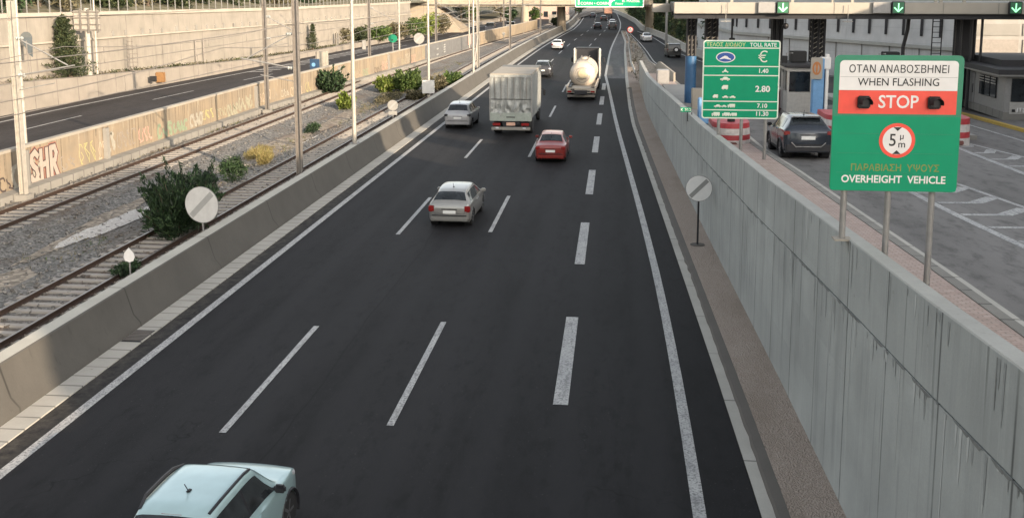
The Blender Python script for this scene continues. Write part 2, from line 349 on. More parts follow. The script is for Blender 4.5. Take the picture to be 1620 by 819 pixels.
def tag(o, label=None, cat=None, group=None, kind=None):
    if label: o['label'] = label
    if cat: o['category'] = cat
    if group: o['group'] = group
    if kind: o['kind'] = kind
    return o
def thing(name, label, cat, loc=(0, 0, 0), rz=0, group=None):
    o = bpy.data.objects.new(name, None); COL.objects.link(o); o.empty_display_size = .2
    o.location = loc; o.rotation_euler = (0, 0, rz); return tag(o, label, cat, group)
def kids(o): return [c for c in bpy.data.objects if c.parent == o]
def dup(o, loc=None, rz=None, label=None, parent=None):
    c = o.copy(); COL.objects.link(c)
    if loc is not None: c.location = loc
    if rz is not None: c.rotation_euler = (0, 0, rz)
    if label: c['label'] = label
    if parent is not None: c.parent = parent
    for k in kids(o): dup(k, parent=c)
    return c
def struct(mb, name, smooth=None): return tag(mb.build(name, None, smooth), kind='structure')
def text(body, size, mat, parent, loc, name='lettering', bold=0.0, align='CENTER', sx=1.0, fit=None, rot=(math.pi / 2, 0, 0)):
    cu = bpy.data.curves.new(name, 'FONT'); cu.body = body; cu.size = size; cu.align_x = align; cu.align_y = 'CENTER'
    cu.extrude = .0015; cu.offset = bold * size; cu.resolution_u = 3
    t = bpy.data.objects.new(name, cu); COL.objects.link(t)
    bpy.context.view_layer.update()
    me = bpy.data.meshes.new_from_object(t.evaluated_get(bpy.context.evaluated_depsgraph_get()))
    bpy.data.objects.remove(t); bpy.data.curves.remove(cu)
    me.name = name; me.materials.clear(); me.materials.append(mat)
    if fit:
        xs = [v.co.x for v in me.vertices]; sx = fit / (max(xs) - min(xs)); 
        if align == 'CENTER': o0 = (max(xs) + min(xs)) / 2
        for v in me.vertices: v.co.x -= o0
    for v in me.vertices: v.co.x *= sx
    o = bpy.data.objects.new(name, me); COL.objects.link(o); o.parent = parent; o.location = loc; o.rotation_euler = rot
    return o
def rrect(x0, x1, z0, z1, r, n=5):
    pts = []
    for cx, cz, a0 in ((x1 - r, z1 - r, 0), (x0 + r, z1 - r, 90), (x0 + r, z0 + r, 180), (x1 - r, z0 + r, 270)):
        for k in range(n + 1):
            a = math.radians(a0 + 90 * k / n); pts.append((cx + r * math.cos(a), cz + r * math.sin(a)))
    return pts
# ================================================================== THE SETTING
YS = frange(-14, 115, 26) + frange(120, 300, 36) + frange(320, 620, 10)
# ---- terrain
g = MB(); n_ = 40
for i in range(1):
    g.strip([(-900, y, -.30) for y in (-300, 1500)], [(900, y, -.30) for y in (-300, 1500)], M['ground'])
struct(g, 'ground')
hb = MB(); rows = []
for j, y in enumerate(frange(430, 900, 12)):
    rows.append([(x, y, -.3 + 60 * ss(440, 760, y) * (0.7 + .5 * noise.noise(Vector((x * .006, y * .006, 0))))) for x in frange(-520, 520, 40)])
vs = [p for r in rows for p in r]; nn = 41
hb.add(vs, [(j * nn + i, j * nn + i + 1, (j + 1) * nn + i + 1, (j + 1) * nn + i) for j in range(len(rows) - 1) for i in range(nn - 1)], M['ground'])
struct(hb, 'hills', 60)
# slope above the tall retaining wall
hb = MB(); ys = frange(-20, 400, 42)
hb.strip([(-46.5 + S2(y), y, 6.6 - .004 * max(0, y - 75)) for y in ys], [(-110 + S2(y), y, 20) for y in ys], M['ground'])
struct(hb, 'hillside', 60)
# ---- main road
def rampR(y): return lerp_tab([(-20, 48), (60, 44), (80, 30), (100, 18), (118, 12.2), (150, 9.6), (191, 7.9), (227, 4.9), (275, 4.2), (298, 3.2), (330, 1.6), (370, -.6), (450, -6), (560, -16), (700, -32)], y)
r = MB(); r.strip([(-12.36 + S(y), y, 0) for y in YS], [((asph(y) if y < 222 else rampR(y)) , y, 0) for y in YS], M['road']); struct(r, 'road')
r = MB(); ys = frange(101, 157, 14); r.strip([(-.55 + .3 * ss(150, 120, y) * 0, y, .004) for y in ys], [(asph(y) - .02, y, .004) for y in ys], M['patch'])
r2 = MB(); ys = frange(108, 210, 30)
def rline(Y):
    if 98 < Y < 126: return rline_raw(Y)
    return sum(rline_raw(Y + d) for d in (-7, -3.5, 0, 3.5, 7)) / 5
def rline_raw(Y): return lerp_tab([(0, 1.55), (17.8, 1.60), (27, 1.58), (38, 1.30), (50, .86), (71.7, .06), (94.7, -.59), (111.5, -1.12), (136.7, -1.02), (155, -.91), (176, -.55), (233, .70), (270, .9), (305, .55), (361, -.1), (450, -3.9), (560, -12.4), (700, -27)], Y)
r2.strip([(rline(y) + .12, y, .004) for y in ys], [(min(asph(y), rline(y) + .12 + 3) - .02, y, .004) for y in ys], M['patch']); struct(r2, 'road_patch')
r2 = MB(); ys = frange(-14, 112, 30)
r2.strip([(rline(y) + .06, y, .003) for y in ys], [(asph(y) - .01, y, .003) for y in ys], M['road_new']); struct(r2, 'road_shoulder')
mk = MB()
ys = frange(-14, 600, 200); mk.strip([(-11.82 + S(y), y, .007) for y in ys], [(-11.58 + S(y), y, .007) for y in ys], M['line'])
ys = frange(-14, 600, 240); mk.strip([(rline(y) - .12, y, .0085) for y in ys], [(rline(y) + .12, y, .0085) for y in ys], M['line'])
struct(mk, 'edge_line')
mk = MB()
def dash(x, y0, l, w, z=.008, sh=S):
    ys = frange(y0, y0 + l, 3); mk.strip([(x - w / 2 + sh(y), y, z) for y in ys], [(x + w / 2 + sh(y), y, z) for y in ys], M['line'])
for x in (-8.15, -4.71):
    y = 20.46 - 18.08 * 2 + (.7 if x > -5 else 0)
    while y < 420: dash(x, y, 7.1, .155); y += 18.08
y = 22.66 - 12.2 * 3
while y < 101: dash(-1.14, y, 6.4, .34); y += 12.2
struct(mk, 'lane_line')
# ---- left gutter slabs
gu = MB(); ys = YS
gu.strip([(-12.95 + S(y), y, .03) for y in ys], [(-12.36 + S(y), y, .03) for y in ys], M['gutter'])
gu.strip([(-12.36 + S(y), y, .03) for y in ys], [(-12.355 + S(y), y, -.05) for y in ys], M['gutter'])
struct(gu, 'gutter')
gr = MB(); gr.box((-12.65, 26.2, .035), (.52, .9, .02), M['dark'])
for k in range(7): gr.box((-12.65, 25.85 + k * .115, .048), (.5, .05, .012), M['mast'])
tag(gr.build('drain_grate'), 'dark iron drain grate set in the pale gutter slabs', 'drain')
# ---- right gutter, kerb, footway
ys = frange(-14, 97, 37)
gu = MB(); gu.strip([(asph(y), y, .025) for y in ys], [(asph(y) + .30, y, .02) for y in ys], M['gutter_r']); struct(gu, 'gutter')
def fl(y): return asph(y) + .36
kb = MB(); pr = []
for y in frange(-14, 97, 220):
    j = .05 * noise.noise(Vector((0, y * 1.7, 0))) + .03 * noise.noise(Vector((5, y * 6, 0)))
    pr.append([(asph(y) + .24 + j, y, .018), (asph(y) + .28 + j, y, .10), (asph(y) + .50, y, .142 + j * .1), (asph(y) + .52, y, .0)])
kb.sweep(pr, M['kerb_dark']); struct(kb, 'kerb')
fw = MB(); fw.strip([(asph(y) + .46, y, .15) for y in ys], [(lerp_tab(WALLX, y) + .02, y, .15) for y in ys], M['foot']); struct(fw, 'footway')
# ---- gore between the road and the ramp beyond the wall end
ys = frange(97, 222, 30)
gs = MB()
gs.strip([(asph(y), y, .03) for y in ys], [(asph(y) + .28, y, .14) for y in ys], M['gutter_r'])
gs.strip([(asph(y) + .28, y, .14) for y in ys], [(asph(y) + .28 + (kerbx(y) - asph(y) - .5) * .45, y, .16) for y in ys], M['foot'])
gs.strip([(asph(y) + .28 + (kerbx(y) - asph(y) - .5) * .45, y, .16) for y in ys], [(kerbx(y) - .2, y, pz(y) + .13) for y in ys], M['dirt'])
struct(gs, 'verge')
# ---- plaza and ramp
YP = frange(-14, 152, 332) + frange(158, 230, 12)
def rampR(y): return lerp_tab([(-20, 48), (60, 44), (80, 30), (100, 18), (118, 12.2), (150, 9.6), (191, 7.9), (227, 4.9), (275, 4.2), (298, 3.2), (330, 1.6), (370, -.6), (450, -6), (560, -16), (700, -32)], y)
pl = MB()
for a, b in zip(YP, YP[1:]):
    K = 10
    for k in range(K):
        def P_(y, t): return (kerbx(y) + (rampR(y) - kerbx(y)) * t, y, pz(y))
        pl.add([P_(a, k / K), P_(a, (k + 1) / K), P_(b, (k + 1) / K), P_(b, k / K)], [(0, 1, 2, 3)], M['plaza'] if a < 66 else M['road'])
struct(pl, 'plaza_road')
bw = MB(); ys = frange(-14, 97, 74)
bw.strip([(lerp_tab(WALLX, y) + .30, y, pz(y) + .13) for y in ys], [(kerbx(y) - .22, y, pz(y) + .13) for y in ys], M['brick']); struct(bw, 'brick_walkway')
kb = MB()
for y0, y1, nn in ((-14, 43, 60), (43, 222, 120)):
    kb.sweep([[(kerbx(y) - .24, y, pz(y) - .1), (kerbx(y) - .24, y, pz(y) + .145), (kerbx(y) - .03, y, pz(y) + .145), (kerbx(y), y, pz(y) + .11), (kerbx(y), y, pz(y) - .1)] for y in frange(y0, y1, nn)], M['kerb'])
kb.sweep([[(kerbx(y), y, pz(y) + .02), (kerbx(y) + .28, y, pz(y) + .008), (kerbx(y) + .28, y, pz(y) - .05)] for y in frange(-14, 60, 80)], M['gutter_r'], cap=False)
struct(kb, 'kerb')
# ramp markings
mk = MB(); ys = frange(95, 222, 40)
mk.strip([(rampR(y) - 1.25, y, pz(y) + .008) for y in ys], [(rampR(y) - 1.05, y, pz(y) + .008) for y in ys], M['line'])
mk.strip([(kerbx(y) + .35, y, pz(y) + .008) for y in ys], [(kerbx(y) + .5, y, pz(y) + .008) for y in ys], M['line'])
struct(mk, 'edge_line')
mk = MB()
def mline(pts, w):
    fine_ = []
    for (a, b) in zip(pts, pts[1:]):
        kk = max(1, int(math.hypot(b[0] - a[0], b[1] - a[1]) / .5)); fine_ += [(a[0] + (b[0] - a[0]) * i / kk, a[1] + (b[1] - a[1]) * i / kk) for i in range(kk)]
    fine_.append(pts[-1])
    for (a, b) in zip(fine_, fine_[1:]):
        a, b = Vector((a[0], a[1], 0)), Vector((b[0], b[1], 0)); t = (b - a).normalized(); nrm = Vector((-t.y, t.x, 0)) * w / 2
        q = []
        for p in (a - nrm, b - nrm, b + nrm, a + nrm): q.append((p.x, p.y, pz(p.y) + .006))
        mk.add(q, [(0, 1, 2, 3)], M['line'])
def chevrons(tip, xl0, xl1, xr0, xr1, y0, y1, step):
    xl = lambda y: xl0 + (xl1 - xl0) * (y - y0) / (y1 - y0); xr = lambda y: xr0 + (xr1 - xr0) * (y - y0) / (y1 - y0)
    mline([(xl(y0), y0), (xl(y1), y1)], .22); mline([(xr(y0), y0), (xr(y1), y1)], .16)
    y = y0 + .3
    while y < y1 - 1.2:
        xm = xl(y) * .42 + xr(y) * .58
        mline([(xl(y) + .15, y), (xm, y + .1)], .26)
        a = (xm - .1, y + .1); b = (xr(y + 1.1) - .1, y + 1.15)
        mline([a, b], .40)
        y += step
chevrons(1, 9.0, 8.6, 11.9, 10.3, 20.0, 37.0, 1.9)
chevrons(1, 13.4, 13.9, 16.9, 14.7, 30.0, 46.0, 2.0)
mline([(17.4, 34), (17.4, 58)], .14)
struct(mk, 'hatched_marking')
yk = MB(); yk.sweep([[(18.75, y, pz(y)), (18.75, y, pz(y) + .14), (19.0, y, pz(y) + .14), (19.0, y, pz(y))] for y in frange(30, 62, 10)], M['yellow']); struct(yk, 'kerb')
# ---- railway bed
rb = MB(); prof = []
for y in YS:
    s, s3, s2 = S(y), S3(y), S2(y)
    prof.append([(-13.8 + s, y, .22), (-14.5 + s, y, .34), (-17.6 + s, y, .36), (-18.3 + s, y, .24), (min(-20.6 + s3, -18.0 + s + .6 * (s3 - s)), y, .22), (-21.5 + s3, y, .36), (-24.7 + s3, y, .36), (-25.7 + s2, y, .20)])
nb = len(prof[0])
rb.add([p for q in prof for p in q], [(j * nb + i, j * nb + i + 1, (j + 1) * nb + i + 1, (j + 1) * nb + i) for j in range(len(prof) - 1) for i in range(nb - 1)], M['ballast'])
struct(rb, 'ballast_bed', 40)
def patch(name, cx, cy, rx, ry, rot, mat, z, seed):
    m = MB(); rnd = random.Random(seed); n = 40; vs = [(cx, cy, z)]
    for k in range(n):
        q = 2 * math.pi * k / n; rr = 1 + .32 * noise.noise(Vector((math.cos(q) * 2, math.sin(q) * 2, seed))) + rnd.uniform(-.08, .08)
        x, y = rx * rr * math.cos(q), ry * rr * math.sin(q)
        vs.append((cx + x * math.cos(rot) - y * math.sin(rot), cy + x * math.sin(rot) + y * math.cos(rot), z))
    m.add(vs, [(0, 1 + k, 1 + (k + 1) % n) for k in range(n)], mat); return struct(m, name)
patch('ground_patch', -19.4, 36.3, .34, 2.0, .05, M['lime'], .2665, 23)
patch('ground_patch', -19.1, 38.8, .52, 2.9, -.02, M['lime'], .268, 3)
patch('ground_patch', -19.6, 37.0, .40, 4.6, .02, M['dirt'], .262, 8)
patch('ground_patch', -20.1, 40.5, .35, 3.2, .0, M['dirt'], .263, 31)
patch('ground_patch', -17.9, 34.0, .3, 2.6, .0, M['dirt'], .2635, 32)
patch('ground_patch', -18.6, 29.5, .8, 2.2, .1, M['dirt'], .264, 11)
patch('ground_patch', -19.0, 57.0, 1.15, 6.5, .02, M['dirt'], .274, 5)
patch('ground_patch', -18.6, 72.0, .95, 7.0, -.02, M['dirt'], .274, 6)
patch('ground_patch', -17.9, 62.0, .22, 4.0, -.02, M['lime'], .285, 9)
patch('ground_patch', -18.2, 100, 1.2, 14, -.03, M['dirt'], .285, 12)
# ---- railway tracks: rails and sleepers
def track(xc, sh, label, y_first):
    t = thing('railway_track', label, 'railway track')
    for sx in (-.75, .75):
        m = MB(); pr = []
        for y in frange(-14, 400, 120):
            x = xc + sx + sh(y)
            pr.append([(x - .075, y, .385), (x - .015, y, .41), (x - .015, y, .49), (x - .036, y, .50), (x - .036, y, .53), (x + .036, y, .53), (x + .036, y, .50), (x + .015, y, .49), (x + .015, y, .41), (x + .075, y, .385)])
        m.sweep(pr, None, [M['rail']] * 4 + [M['railtop']] + [M['rail']] * 4); m.build('rail', t)
    m = MB(); m.bbox((0, 0, 0), (2.5, .25, .09), .02, M['sleeper'])
    for sx in (-.75, .75): m.box((sx, 0, .05), (.24, .2, .03), M['rail'])
    s0 = m.build('sleeper', t); y = y_first; k = 0
    while k < 98:
        o = s0 if k == 0 else s0.copy()
        if k: COL.objects.link(o); o.parent = t
        o.location = (xc + sh(y), y, .355); y += .62; k += 1
    m = MB()
    while y < 250: m.box((xc + sh(y), y, .355), (2.5, .25, .09), M['sleeper']); y += .62
    tag(m.build('sleeper', t), kind='stuff')
    return t
track(-15.95, S, 'railway track directly behind the concrete road barrier', 22.0)
track(-23.45, S3, 'sunlit railway track running along the graffiti wall', 35.0)
# ---- concrete road barrier on the left
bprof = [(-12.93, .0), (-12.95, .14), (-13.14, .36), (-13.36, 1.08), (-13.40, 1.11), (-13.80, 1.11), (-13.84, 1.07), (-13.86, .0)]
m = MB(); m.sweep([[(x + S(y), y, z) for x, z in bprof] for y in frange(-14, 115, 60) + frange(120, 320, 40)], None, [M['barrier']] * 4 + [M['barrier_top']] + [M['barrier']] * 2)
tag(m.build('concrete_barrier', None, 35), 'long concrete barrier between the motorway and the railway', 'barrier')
# ---- graffiti wall
def gx(y): return -25.75 + S2(y)
t = thing('graffiti_wall', 'sunlit concrete wall with graffiti between railway and far carriageway', 'wall')
m = MB(); m.sweep([[(gx(y), y, .0), (gx(y), y, 2.28), (gx(y) - .22, y, 2.28), (gx(y) - .22, y, 0)] for y in frange(-14, 220, 100)], M['graf']); m.build('wall', t)
m = MB(); m.sweep([[(gx(y) + .05, y, 2.28), (gx(y) + .05, y, 2.40), (gx(y) - .27, y, 2.40), (gx(y) - .27, y, 2.28)] for y in frange(-14, 220, 100)], M['pale']); m.build('coping', t)
m = MB(); m.sweep([[(gx(y) + .55, y, .18), (gx(y) + .55, y, .62), (gx(y) + .01, y, .66), (gx(y) + .01, y, .18)] for y in frange(-14, 130, 60)], M['kerb']); m.build('cable_trough', t)
m = MB()
for y in (43.4, 50.8, 73.4, 93, 109): m.box((gx(y) + .10, y, 1.2), (.2, .3, 2.0), M['kerb'])
m.build('pilaster', t)
GR = dict(red=plain('red spray paint', (.26, .10, .075), .8, 0, .3), black=plain('black spray paint', (.055, .04, .038), .8, 0, .4, 12), silver=plain('silver spray paint', (.34, .285, .245), .6, 0, .12),
          teal=plain('pale green spray paint', (.20, .25, .165), .8, 0, .25), yell=plain('yellow spray paint', (.36, .33, .15), .8, 0, .2), whi=plain('white spray paint', (.31, .29, .24), .8), pale=plain('pale cream green spray paint', (.29, .275, .20), .8, 0, .2), run=plain('dirt run', (.17, .14, .105), .9, 0, .3, 8), run2=plain('pale dirt run', (.29, .25, .19), .9, 0, .2, 8), pink2=plain('thin pinkish spray', (.42, .33, .25), .8), pink=plain('pink spray paint', (.50, .27, .22), .8, 0, .25), grey=plain('grey spray paint', (.24, .21, .18), .8, 0, .3))
def gstroke(strokes, y0, zb, sy, sz, layers, name):        # strokes drawn flat on the wall, painted layer over layer
    cnt = 0
    for li, (mat, w) in enumerate(layers):
        m = MB()
        for st in strokes:
            pts = [Vector((0, y0 + p[0] * sy, zb + p[1] * sz)) for p in st]
            for a, b in zip(pts, pts[1:]):
                tt = (b - a).normalized(); nr = Vector((0, -tt.z, tt.y)) * w / 2; e = tt * w * .32; cnt += 1; x = .006 + .008 * li + .0007 * (cnt % 9)
                m.add([(gx(p.y) + x, p.y, p.z) for p in (a - nr - e, b - nr + e, b + nr + e, a + nr - e)], [(0, 1, 2, 3)], mat)
        o = m.build(name, t)
Sx = [(.95, .85), (.6, 1.0), (.2, .9), (.1, .7), (.35, .55), (.7, .42), (.85, .22), (.6, .03), (.2, .05), (0, .2)]
Hx = [[(0, 1), (0, 0)], [(0, .5), (.75, .52)], [(.8, 1), (.8, 0)]]
Rx = [[(0, 0), (0, 1), (.55, 1), (.75, .78), (.55, .55), (.1, .5)], [(.3, .5), (.85, 0)]]
big = [Sx] + [[(p[0] + 1.4, p[1]) for p in s] for s in Hx] + [[(p[0] + 2.75, p[1]) for p in s] for s in Rx]
gstroke(big, 43.9, .66, .62, 1.32, ((GR['red'], .46), (GR['black'], .37), (GR['silver'], .26)), 'graffiti')
Ox = [(.2, 0), (0, .3), (0, .7), (.3, 1), (.7, .8), (.75, .4), (.5, .05), (.2, 0)]
Kx = [[(0, 0), (0, 1)], [(.8, 1), (.05, .5), (.8, 0)]]
Nx = [[(0, 0), (0, 1), (.7, .05), (.7, 1)]]
w2 = [Ox] + [[(p[0] + 1.1, p[1]) for p in s] for s in ([(.0, 0), (.1, 1), (.6, .8), (.1, .5)],)] + [[(p[0] + 2.2, p[1]) for p in s] for s in Kx] + [[(p[0] + 3.4, p[1]) for p in s] for s in Nx]
rg = random.Random(31)
cols_ = ['grey', 'pale', 'teal', 'pink', 'pink2', 'whi', 'grey', 'yell', 'grey', 'black']
dm = MB()
for k in range(240):                                      # dirt runs down from the coping
    y = rg.uniform(40, 124); l = rg.uniform(.2, 1.7); w = rg.uniform(.015, .07); z1 = 2.27
    dm.add([(gx(yq) + .0035 + .0003 * (k % 5), yq, zq) for yq, zq in ((y - w, z1), (y - w * .6, z1 - l), (y + w * .6, z1 - l), (y + w, z1))], [(0, 1, 2, 3)], GR['run' if k % 3 else 'run2'])
dm.build('water_stain', t)
yy = 40.6
while yy < 124:
    if 43.4 < yy < 46.6: yy = 46.7
    n_ = rg.randint(2, 4); sts = []; wd = rg.uniform(.45, .8); hh = rg.uniform(.5, 1.05)
    for k in range(n_):                                   # loose looping tag letters
        p = [(k * .9 + .38 * math.cos(q * rg.uniform(.8, 1.25) + k * 2) + .1 * q / 6, .5 + .48 * math.sin(q + k)) for q in frange(rg.uniform(0, 2), rg.uniform(4.6, 8), 11)]
        sts.append(p)
    c_ = rg.choice(cols_); fat = rg.random() < .45 and yy < 75
    gstroke(sts, yy, rg.uniform(.62, 1.0), wd, hh, ((GR['grey'], .22), (GR[rg.choice(['pale', 'teal', 'whi'])], .16)) if fat else ((GR[c_], rg.uniform(.04, .08)),), 'graffiti')
    yy += wd * n_ + rg.uniform(-.3, .7)
# ---- far carriageway, its verge walls
ys = frange(-14, 300, 60)
r = MB(); r.strip([(-44.2 + S2(y), y, 0) for y in ys], [(-25.9 + S2(y) * .97, y, 0) for y in ys], M['road_far']); struct(r, 'road')
mk = MB(); mk.strip([(-42.4 + S2(y), y, .008) for y in ys], [(-42.15 + S2(y), y, .008) for y in ys], M['line']); mk.strip([(-28.0 + S2(y), y, .008) for y in ys], [(-27.8 + S2(y), y, .008) for y in ys], M['line']); struct(mk, 'edge_line')
mk = MB()
for k in range(22):
    y = 112 + k * 2.6; a = -42.1 + S2(y); mk.add([(a, y, .008), (a, y + .8, .008), (a + 2.2, y + 1.9, .008), (a + 2.2, y + 1.1, .008)], [(0, 1, 2, 3)], M['line'])
struct(mk, 'hatched_marking')
mk = MB()
for x in (-38.55, -34.9, -31.3):
    y = 63.4 - 54
    while y < 260: dash(x, y, 7.6, .17, .008, S2); y += 18.6
struct(mk, 'lane_line')
def lowz(y): return lerp_tab([(0, 2.3), (75, 2.15), (92, 1.6), (118, .95), (140, .7), (260, .6)], y)
m = MB(); ys = frange(-14, 300, 120)
m.sweep([[(-44.15 + S2(y), y, -.1), (-44.2 + S2(y), y, lowz(y)), (-44.6 + S2(y), y, lowz(y) + .05), (-44.75 + S2(y), y, lowz(y) - .1), (-44.75 + S2(y), y, -.1)] for y in ys], M['low'])
tag(m.build('low_wall', None, 30), 'low sunlit concrete wall along the outer edge of the far carriageway', 'wall')
lg = MB(); lg.strip([(-44.7 + S2(y), y, lowz(y) - .15) for y in ys], [(-46.1 + S2(y), y, lowz(y) + .1) for y in ys], M['dirt']); struct(lg, 'verge')
t = thing('retaining_wall', 'tall pale sunlit retaining wall beyond the far carriageway', 'wall')
def tz(y): return lerp_tab([(0, 7.6), (75, 7.25), (96, 7.0), (131, 6.6), (175, 6.45), (400, 6.2)], y)
m = MB(); ys = frange(-14, 196, 60)
m.sweep([[(-45.9 + S2(y), y, -.1), (-46.0 + S2(y), y, 4.75 - .006 * (y - 75)), (-46.5 + S2(y), y, 4.75 - .006 * (y - 75)), (-46.5 + S2(y), y, -.1)] for y in ys], M['tall']); m.build('lower_wall', t)
m = MB(); m.sweep([[(-46.05 + S2(y), y, 4.90 - .006 * (y - 75)), (-46.12 + S2(y), y, tz(y) - .35), (-46.6 + S2(y), y, tz(y) - .35), (-46.6 + S2(y), y, 4.90 - .006 * (y - 75))] for y in ys], M['tall']); m.build('upper_wall', t)
m = MB(); m.sweep([[(-45.80 + S2(y), y, 4.75 - .006 * (y - 75)), (-45.80 + S2(y), y, 4.90 - .006 * (y - 75)), (-46.6 + S2(y), y, 4.90 - .006 * (y - 75)), (-46.6 + S2(y), y, 4.75 - .006 * (y - 75))] for y in ys], M['pale']); m.build('ledge', t)
m = MB(); m.sweep([[(-45.95 + S2(y), y, tz(y) - .35), (-45.95 + S2(y), y, tz(y)), (-46.7 + S2(y), y, tz(y)), (-46.7 + S2(y), y, tz(y) - .35)] for y in ys], M['pale']); m.build('coping', t)
m = MB(); rnd = random.Random(4)
for k in range(40):
    y = 92 + k * 2.3 + rnd.uniform(-.5, .5); m.box((-46.0 + S2(y), y, 5.15 - .006 * (y - 75)), (.16, rnd.uniform(.25, .5), rnd.uniform(.3, .6)), M['kerb'])
m.build('weep_hole', t)
# the wall's sloping end beyond which the hedge bank begins
# ---- fence on top of it
t = thing('wall_fence', 'tall fence of pale posts standing on the far retaining wall', 'fence')
m = MB(); m.box((0, 0, 1.4), (.075, .075, 2.8), M['galv']); p0 = m.build('post', t); y = 76.5
for k in range(90):
    o = p0 if k == 0 else p0.copy()
    if k: COL.objects.link(o); o.parent = t
    o.location = (-46.35 + S2(y), y, tz(y)); y += 1.56
m = MB()
for dz in (.25, 1.4, 2.6): m.tube([(-46.35 + S2(y), y, tz(y) + dz) for y in frange(76, 216, 40)], .010, 4, M['mast'])
m.build('rail', t)
# ---- right retaining wall with its parapet
def wallx(y): return lerp_tab(WALLX, y)
def wallt(y): return lerp_tab(WALLT, y)
t = thing('retaining_wall', 'long streaked grey concrete retaining wall on the right of the motorway, below the toll plaza', 'wall')
ys = frange(-14, 102, 290)
m = MB(); m.sweep([[(wallx(y), y, -.1), (wallx(y) + .0, y, wallt(y) - 1.24 + .006 * noise.noise(Vector((0, y * 3, 0)))), (wallx(y) + .33, y, wallt(y) - 1.24), (wallx(y) + .33, y, -.1)] for y in ys], M['wall']); m.build('lower_wall', t)
m = MB(); m.sweep([[(wallx(y) - .015, y, wallt(y) - 1.20), (wallx(y) - .015, y, wallt(y) - .02), (wallx(y), y, wallt(y)), (wallx(y) + .25, y, wallt(y)), (wallx(y) + .27, y, wallt(y) - .02), (wallx(y) + .27, y, wallt(y) - 1.20)] for y in ys], None, [M['wall'], M['wall_top'], M['wall_top'], M['wall_top'], M['wall']]); m.build('parapet', t)
m = MB(); m.sweep([[(wallx(y) + .05, y, wallt(y) - 1.245), (wallx(y) + .05, y, wallt(y) - 1.18), (wallx(y) + .25, y, wallt(y) - 1.18), (wallx(y) + .25, y, wallt(y) - 1.245)] for y in ys], M['dark']); m.build('joint', t)
sm_ = plain('damp stained concrete', (.25, .262, .254), .9, 0, .15, 9); sd_ = plain('soot stained concrete', (.17, .175, .168), .9, 0, .3, 9); sl_ = plain('lime streaked concrete', (.42, .435, .42), .9, 0, .1, 9)
m = MB(); rs = random.Random(77)
for k in range(230):
    y = 9 + 60 * rs.random() ** 1.5; top = rs.random() < .35; kind = rs.random()
    z1 = wallt(y) - (.05 if top else 1.25) - rs.uniform(0, .03); ln = rs.uniform(.06, .85) ** 1.4; w = rs.uniform(.008, .022) if kind < .3 else rs.uniform(.015, .05) if kind < .8 else rs.uniform(.02, .06)
    if kind > .93 and not top: ln = rs.uniform(1.0, 2.6); w = rs.uniform(.012, .022)
    mt = sd_ if kind < .3 else sm_ if kind < .8 else sl_; x = wallx(y) - (.018 if top else .003) - .0006 * (k % 4)
    sl = (wallx(y + 1) - wallx(y)); pts = [(-w, 0), (-w * .85, -ln * .7), (-w * .3, -ln), (w * .35, -ln * .96), (w * .8, -ln * .6), (w, 0)]
    m.add([(x + sl * p[0], y + p[0], z1 + p[1]) for p in pts], [tuple(range(6))], mt)
for k in range(150):                                       # soot collected along the construction joint
    y = 8 + 62 * rs.random() ** 1.4; h = rs.uniform(.015, .06); w = rs.uniform(.06, .35); sl = (wallx(y + 1) - wallx(y)); dz = (wallt(y + 1) - wallt(y)); x = wallx(y) - .0045 - .0006 * (k % 3)
    m.add([(x + sl * a, y + a, wallt(y) - 1.243 + dz * a - b) for a, b in ((-w, 0), (-w * .5, h), (w * .3, h * .8), (w, 0))], [(0, 1, 2, 3)], sd_)
m.build('water_stain', t)
# ---- panel retaining wall behind the toll plaza
t = thing('panel_wall', 'high grey panelled retaining wall behind the toll booths', 'wall')
PW = [(60, 50), (46, 62), (27, 92), (13.2, 120), (11, 150), (8.6, 190)]
def pwp(u):
    i = min(int(u), len(PW) - 2); f = u - i; return PW[i][0] + (PW[i + 1][0] - PW[i][0]) * f, PW[i][1] + (PW[i + 1][1] - PW[i][1]) * f
m = MB(); us = frange(0, 4, 48)
m.sweep([[(*pwp(u), 0), (*pwp(u), 4.0), (pwp(u)[0] + .8, pwp(u)[1] + .4, 4.0), (pwp(u)[0] + .8, pwp(u)[1] + .4, 0)] for u in us], M['plaza_wall']); m.build('lower_wall', t)
m = MB(); m.sweep([[(pwp(u)[0] - .25, pwp(u)[1] - .15, 4.0), (pwp(u)[0] - .25, pwp(u)[1] - .15, 4.28), (pwp(u)[0] + .9, pwp(u)[1] + .4, 4.28), (pwp(u)[0] + .9, pwp(u)[1] + .4, 4.0)] for u in us], M['wall_top']); m.build('ledge', t)
m = MB(); m.sweep([[(pwp(u)[0] + .15, pwp(u)[1] + .1, 4.28), (pwp(u)[0] + .3, pwp(u)[1] + .2, 8.8 - .35 * u), (pwp(u)[0] + .8, pwp(u)[1] + .4, 8.8 - .35 * u), (pwp(u)[0] + .8, pwp(u)[1] + .4, 4.28)] for u in us], M['plaza_wall']); m.build('upper_wall', t)
m = MB()
for k in range(30):
    u = 1.0 + k * .072; x, y = pwp(u)
    m.box((x + .13, y + .1, 6.05 - .25 * (u - 1)), (.2, .22, 1.5), M['dark'], Matrix.Rotation(-.5, 3, 'Z'))
m.build('panel_slot', t)
m = MB()
for k in range(16):
    u = 1.0 + k * .12; x, y = pwp(u); m.box((x - .02, y - .02, 2.0), (.06, .12, 4.0), M['kerb'], Matrix.Rotation(-.5, 3, 'Z'))
m.build('panel_joint', t)
